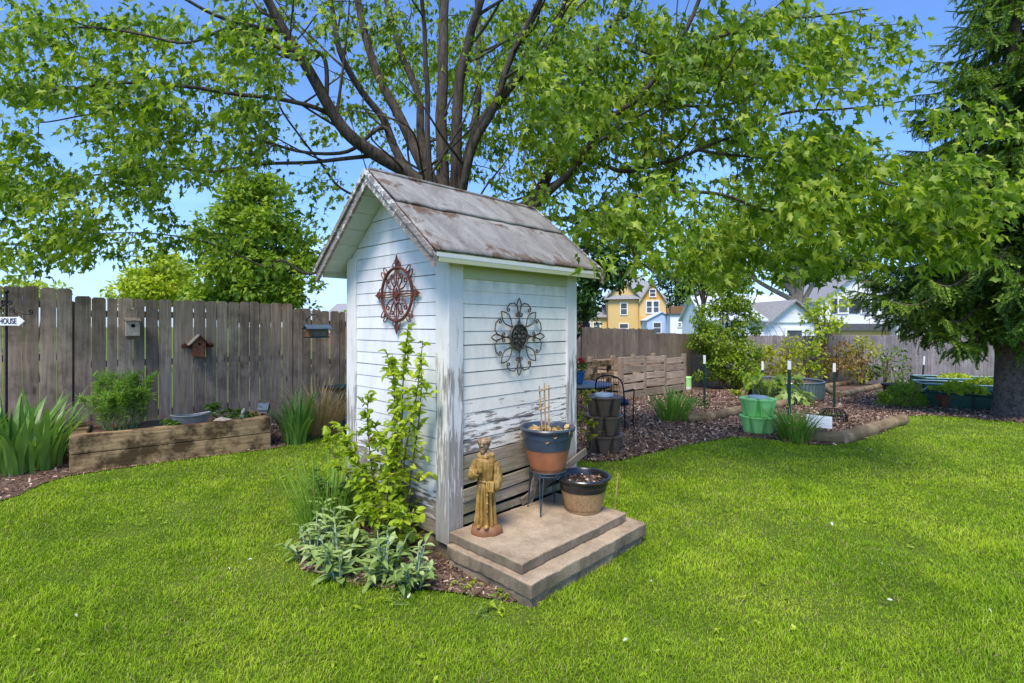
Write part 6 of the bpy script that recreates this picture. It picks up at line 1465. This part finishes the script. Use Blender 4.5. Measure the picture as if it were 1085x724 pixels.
for i, (u, y, r_, lm, lab) in enumerate(((1010, 60, 4.5, 'far_mid', 'distant green tree hidden mostly behind the spruce'), (575, 60, 4, 'far_dark', 'distant dark tree behind the shed'), (1150, 50, 5, 'far_mid', 'distant tree beyond the spruce at the far right'), (-60, 45, 4, 'far_mid', 'distant tree beyond the left edge of the fence'), (430, 60, 4, 'far_mid', 'distant tree hidden behind the maple trunk'))):
    px_tree('background_tree', lab, 'tree', u, 372, y, [(u, 318, 0, r_, .8), (u - 30, 330, 0, r_ * .8, .7), (u + 30, 330, 0, r_ * .8, .7)], lm, 'bark', 60, .5, trunk_r=.3)
# ------------------------------------------------------------------ houses beyond the fences
class House:
    def __init__(s, name, label, u, y, rz, cat='house', group=None):
        b = W(u, 360, y); b.z = gz(y); s.r = empty(name, b, rz, label, cat, group)
    def block(s, x0, x1, y0, y1, z0, z1, mat, name='wall'):
        m = MB(); m.b2((x0, y0, z0), (x1, y1, z1)); return m.build(name, M[mat], s.r)
    def gable(s, x0, x1, y0, y1, zb, zr, wall, roof, axis='x', over=.3, th=.12):
        """gable roof with ridge along axis over the box footprint, with its gable ends"""
        m = MB(); g = MB()
        if axis == 'x':
            ym = (y0 + y1) / 2; k = (zr - zb) / (ym - y0)
            g.prism([(y0, zb), (y1, zb), (ym, zr)], (x0, 0, 0), (0, 1, 0), (0, 0, 1), x1 - x0)
            for sg, ye in ((1, y0), (-1, y1)):
                e = ye - sg * over; ze = zb - k * over
                m.add([(x0 - over, e, ze + .02), (x1 + over, e, ze + .02), (x1 + over, ym, zr + .02), (x0 - over, ym, zr + .02), (x0 - over, e, ze + th), (x1 + over, e, ze + th), (x1 + over, ym, zr + th), (x0 - over, ym, zr + th)], [(0, 1, 2, 3), (4, 7, 6, 5), (0, 4, 5, 1), (1, 5, 6, 2), (2, 6, 7, 3), (3, 7, 4, 0)])
        else:
            xm = (x0 + x1) / 2; k = (zr - zb) / (xm - x0)
            g.prism([(x0, zb), (x1, zb), (xm, zr)], (0, y1, 0), (1, 0, 0), (0, 0, 1), y1 - y0)
            for sg, xe in ((1, x0), (-1, x1)):
                e = xe - sg * over; ze = zb - k * over
                m.add([(e, y0 - over, ze + .02), (e, y1 + over, ze + .02), (xm, y1 + over, zr + .02), (xm, y0 - over, zr + .02), (e, y0 - over, ze + th), (e, y1 + over, ze + th), (xm, y1 + over, zr + th), (xm, y0 - over, zr + th)], [(0, 3, 2, 1), (4, 5, 6, 7), (0, 1, 5, 4), (1, 2, 6, 5), (2, 3, 7, 6), (3, 0, 4, 7)])
        g.build('gable_end', M[wall], s.r); return m.build('roof', M[roof], s.r)
    def window(s, x, y, z, w, h, face='-y', frame='white_paint', shut=False, sash=True):
        m = MB(); t = .12
        fr_ = [(-w / 2 - t, w / 2 + t, -h / 2 - t, -h / 2), (-w / 2 - t, w / 2 + t, h / 2, h / 2 + t), (-w / 2 - t, -w / 2, -h / 2, h / 2), (w / 2, w / 2 + t, -h / 2, h / 2)] + ([(-w / 2, w / 2, -.04, .04)] if sash else [])
        for a, b, c, d in fr_: m.b2((a, -.08, c), (b, .02, d))
        o = m.build('window', M[frame], s.r); p = MB(); p.b2((-w / 2, -.03, -h / 2), (w / 2, .0, h / 2)); p.build('pane', M['pane'], o)
        if shut:
            for sg in (-1, 1): q = MB(); q.b2((sg * (w / 2 + t + .26) - .22, -.06, -h / 2 - .05), (sg * (w / 2 + t + .26) + .22, 0, h / 2 + .05)); q.build('shutter', M['shutter'], o)
        o.location = (x, y, z); o.rotation_euler = (0, 0, {'-y': 0, '-x': R(-90)}[face]); return o
# yellow two-storey house
H = House('yellow_house', 'yellow Victorian house with grey hipped roof and orange bay', 668, 72, R(-8))
H.block(-3.2, 1.2, 0, 8, 0, 6.2, 'h_yellow'); H.gable(-3.2, 1.2, 0, 8, 6.2, 8.6, 'h_yellow', 'roof_grey', 'y', .45)
H.block(1.1, 4.6, -1.0, 6, 0, 5.9, 'h_yellow', 'bay_wall'); H.gable(1.4, 4.3, -1.0, 6, 5.9, 8.1, 'h_orange', 'roof_grey', 'y', .4)
m = MB(); m.add([(-3.9, -.5, 5.9), (4.9, -.5, 6.0), (4.9, 7, 6.0), (-3.9, 8.4, 5.9), (-.6, 2.6, 9.5), (1.6, 2.6, 9.5)], [(0, 1, 5, 4), (1, 2, 5), (2, 3, 4, 5), (3, 0, 4)]); m.build('hip_roof', M['roof_grey'], H.r)
H.block(1.2, 4.5, -1.06, -1.0, 2.5, 3.5, 'h_orange', 'shingle_band'); H.block(4.3, 6.6, -.4, 4, 0, 3.8, 'h_orange', 'porch_wall'); m = MB(); m.add([(4.1, -.9, 3.7), (7.0, -.9, 3.7), (7.0, 4.4, 3.7), (4.1, 4.4, 3.7), (4.6, .6, 4.6), (6.2, .6, 4.6)], [(0, 1, 5, 4), (1, 2, 5), (2, 3, 4, 5), (3, 0, 4), (3, 2, 1, 0)]); m.build('porch_roof', M['h_trim'], H.r)
H.block(-8.4, -3.2, .6, 6, 0, 3.5, 'h_yellow', 'wing_wall'); m = MB(); m.add([(-8.8, .2, 3.4), (-3.1, .2, 3.4), (-3.1, 4.5, 5.0), (-8.0, 4.5, 5.0), (-8.8, .2, 3.55), (-3.1, .2, 3.55), (-3.1, 4.5, 5.15), (-8.0, 4.5, 5.15)], [(0, 1, 2, 3), (4, 7, 6, 5), (0, 4, 5, 1), (3, 2, 6, 7), (0, 3, 7, 4), (1, 5, 6, 2)]); m.build('wing_roof', M['roof_grey'], H.r)
for x, z, w_, h_ in ((-.9, 4.6, .8, 1.5), (-.9, 1.9, 1.1, 1.2)): H.window(x, -.02, z, w_, h_)
for x, z, w_, h_ in ((2.4, 4.8, .65, 1.5), (3.3, 4.8, .65, 1.5), (2.4, 1.8, .8, 1.5), (3.4, 1.8, .8, 1.5)): H.window(x, -1.06, z, w_, h_)
H.window(2.85, -1.06, 6.7, .7, .9)
for x in (-7.2, -5.9, -4.6): H.window(x, .58, 2.2, .85, 1.0)
for x in (-3.15, 1.2): m = MB(); m.b2((x - .08, -.12, 0), (x + .08, -.04, 6.1)); m.build('corner_trim', M['h_trim'], H.r)
m = MB(); m.b2((-1.1, 3.5, 8.2), (-.5, 4.1, 10.1)); m.b2((-1.2, 3.4, 10.1), (-.4, 4.2, 10.3)); m.build('chimney', M['h_red'], H.r)
# pale blue shed beside it
H = House('blue_shed', 'small pale blue shed between the yellow and white houses', 701, 68, 0, 'shed'); H.block(-1.9, 1.9, 0, 4, 0, 3.0, 'h_blue'); H.gable(-1.9, 1.9, 0, 4, 3.0, 4.0, 'h_blue', 'roof_pale', 'y', .2); H.window(-.6, -.02, 2.0, .9, 1.3)
# white house
H = House('white_house', 'tall white gabled house just right of the yellow house', 742, 62, R(-12)); H.block(-1.2, 3.6, 0, 7, 0, 5.0, 'h_white'); H.gable(-1.2, 3.6, 0, 7, 5.0, 7.3, 'h_white', 'roof_dark', 'y', .35); H.block(-3.4, -1.2, .5, 6, 0, 3.6, 'h_white', 'wing_wall'); m = MB(); m.b2((-3.6, .3, 3.62), (-1.2, 6.2, 3.8)); m.build('wing_roof', M['roof_dark'], H.r)
m = MB(); m.b2((-3.2, 2.0, 3.8), (-1.2, 5, 4.7)); m.build('rear_wall', M['h_trim'], H.r); H.window(1.2, -.02, 3.9, .8, 1.3); H.window(-2.3, .48, 2.4, .3, .4)
# white garage
H = House('white_garage', 'low white garage with pale metal roof over the back fence', 824, 30, R(4), 'garage')
H.block(-2.6, 2.2, 0, 6, 0, 2.55, 'h_white'); H.gable(-.6, 2.4, -.1, 6, 2.55, 3.75, 'h_white', 'roof_grey', 'y', .3); m = MB(); m.add([(-3.0, -.35, 2.62), (-.75, -.35, 2.62), (-.75, 3, 4.0), (-2.0, 3, 4.0), (-3.0, -.35, 2.72), (-.75, -.35, 2.72), (-.75, 3, 4.1), (-2.0, 3, 4.1)], [(0, 3, 2, 1), (4, 5, 6, 7), (0, 1, 5, 4), (2, 3, 7, 6), (0, 4, 7, 3), (1, 2, 6, 5)]); m.build('lean_to_roof', M['roof_pale'], H.r); H.window(.9, -.12, 1.7, .9, .8)
H = House('white_garage', 'long white building with pale roof behind the lime-green young tree', 800, 44, 0, 'garage'); H.block(-4.2, 3.5, 0, 6, 0, 2.9, 'h_white'); H.gable(-4.2, 3.5, 0, 6, 2.9, 5.0, 'h_white', 'roof_pale', 'x', .3); H.window(-1.5, -.02, 2.0, 1.1, .9)
# white house with shutters
H = House('white_house', 'white gabled house with dark shuttered windows beside the spruce', 912, 46, R(-6)); H.block(-3.4, 3.2, 0, 8, 0, 4.6, 'h_white'); H.gable(-3.4, 3.2, 0, 8, 4.6, 7.0, 'h_white', 'roof_grey', 'y', .35)
H.window(-1.5, -.02, 4.1, .7, 1.2, shut=True); H.window(.4, -.02, 4.1, .7, 1.2, shut=True)
H.block(1.2, 6.0, -3, 0, 0, 2.6, 'h_white', 'front_wing'); H.gable(1.2, 6.0, -3, -.01, 2.6, 5.2, 'h_white', 'roof_pale', 'y', .3); H.block(-2.6, 1.2, -2, 0, 0, 1.9, 'h_yellow', 'porch_wall'); m = MB(); m.b2((-2.9, -2.3, 1.92), (1.15, -.02, 2.5)); m.build('porch_roof', M['roof_dark'], H.r)
# red house on the left
H = House('red_house', 'distant red gabled house over the fence left of the shed', 356, 64, R(-28)); H.block(-2.6, 5.2, 0, 6, 0, 3.0, 'h_red'); H.gable(-2.6, 5.2, 0, 6, 3.0, 5.0, 'h_red', 'roof_grey', 'x', .35, .14); H.window(-.6, -.02, 2.1, .9, 1.1)
m = MB(); m.prism([(2.4, 2.86), (3.6, 2.86), (3.0, 3.86)], (-3.0, 0, 0), (0, 1, 0), (0, 0, 1), .02); m.build('vent_trim', M['white_paint'], H.r)
# ------------------------------------------------------------------ camera, sky, sun
cam = bpy.data.cameras.new('camera'); co = bpy.data.objects.new('camera', cam); COL.objects.link(co); SC.camera = co
co.location = (0, 0, EYE); co.rotation_euler = (R(90), 0, 0)
cam.sensor_width = 36; cam.lens = 36 * F / 1085.0; cam.shift_y = -(362 - HY) / 1085.0; cam.clip_end = 2000; cam.clip_start = .05
SUN = Vector((-.16, -.52, .84)).normalized()
w = bpy.data.worlds.new('World'); SC.world = w; w.use_nodes = True; nt = w.node_tree; bg = nt.nodes['Background']
sky = nt.nodes.new('ShaderNodeTexSky'); sky.sky_type = 'NISHITA'; sky.sun_disc = False
sky.sun_elevation = math.asin(SUN.z); sky.sun_rotation = math.atan2(SUN.x, SUN.y); sky.altitude = 100; sky.air_density = 1.0; sky.dust_density = 0.6; sky.ozone_density = 2.0
tc = nt.nodes.new('ShaderNodeTexCoord'); sx = nt.nodes.new('ShaderNodeSeparateXYZ'); nt.links.new(tc.outputs['Generated'], sx.inputs[0])
mp = nt.nodes.new('ShaderNodeMapping'); mp.inputs['Scale'].default_value = (1.2, 1.2, 5.0); nt.links.new(tc.outputs['Generated'], mp.inputs[0])
nz = nt.nodes.new('ShaderNodeTexNoise'); nz.inputs['Scale'].default_value = 1.6; nz.inputs['Detail'].default_value = 6; nz.inputs['Roughness'].default_value = .55; nt.links.new(mp.outputs[0], nz.inputs['Vector'])
cr1 = nt.nodes.new('ShaderNodeValToRGB'); cr1.color_ramp.elements[0].position = .46; cr1.color_ramp.elements[1].position = .72; nt.links.new(nz.outputs['Fac'], cr1.inputs[0])
lowm = nt.nodes.new('ShaderNodeMapRange'); nt.links.new(sx.outputs['Z'], lowm.inputs[0])
for i, v in enumerate((0.0, .38, .85, .03)): lowm.inputs[i + 1].default_value = v
ml = nt.nodes.new('ShaderNodeMath'); ml.operation = 'MULTIPLY'; nt.links.new(cr1.outputs[0], ml.inputs[0]); nt.links.new(lowm.outputs[0], ml.inputs[1])
mx = nt.nodes.new('ShaderNodeMix'); mx.data_type = 'RGBA'; nt.links.new(ml.outputs[0], mx.inputs[0]); nt.links.new(sky.outputs[0], mx.inputs[6]); mx.inputs[7].default_value = (6.6, 7.6, 9.2, 1)
# pale haze low over the roofs, deeper blue overhead
hz = nt.nodes.new('ShaderNodeMapRange'); nt.links.new(sx.outputs['Z'], hz.inputs[0])
for i, v in enumerate((-.02, .24, .48, .0)): hz.inputs[i + 1].default_value = v
gn = nt.nodes.new('ShaderNodeMix'); gn.data_type = 'RGBA'; gn.blend_type = 'MULTIPLY'; gn.inputs[0].default_value = 1.0; nt.links.new(mx.outputs[2], gn.inputs[6]); gn.inputs[7].default_value = (1.02, 1.36, 1.9, 1)
m2 = nt.nodes.new('ShaderNodeMix'); m2.data_type = 'RGBA'; nt.links.new(hz.outputs[0], m2.inputs[0]); nt.links.new(gn.outputs[2], m2.inputs[6]); m2.inputs[7].default_value = (4.0, 5.0, 6.5, 1)
nt.links.new(m2.outputs[2], bg.inputs['Color']); bg.inputs['Strength'].default_value = 0.15
sl = bpy.data.lights.new('sun', 'SUN'); sl.energy = 5.0; sl.angle = R(22); sl.color = (1.0, .92, .80)
so_ = bpy.data.objects.new('sun', sl); COL.objects.link(so_); so_.rotation_euler = SUN.to_track_quat('Z', 'Y').to_euler(); so_.location = (0, 0, 20)
SC.view_settings.view_transform = 'Standard'; SC.view_settings.look = 'None'; SC.view_settings.exposure = 0; SC.view_settings.gamma = 1
SC.render.engine = 'CYCLES'; SC.cycles.use_denoising = True; SC.cycles.max_bounces = 6; SC.cycles.diffuse_bounces = 3; SC.cycles.glossy_bounces = 2; SC.cycles.transmission_bounces = 4; SC.cycles.transparent_max_bounces = 4
SC.cycles.caustics_reflective = False; SC.cycles.caustics_refractive = False; SC.cycles.sample_clamp_indirect = 6
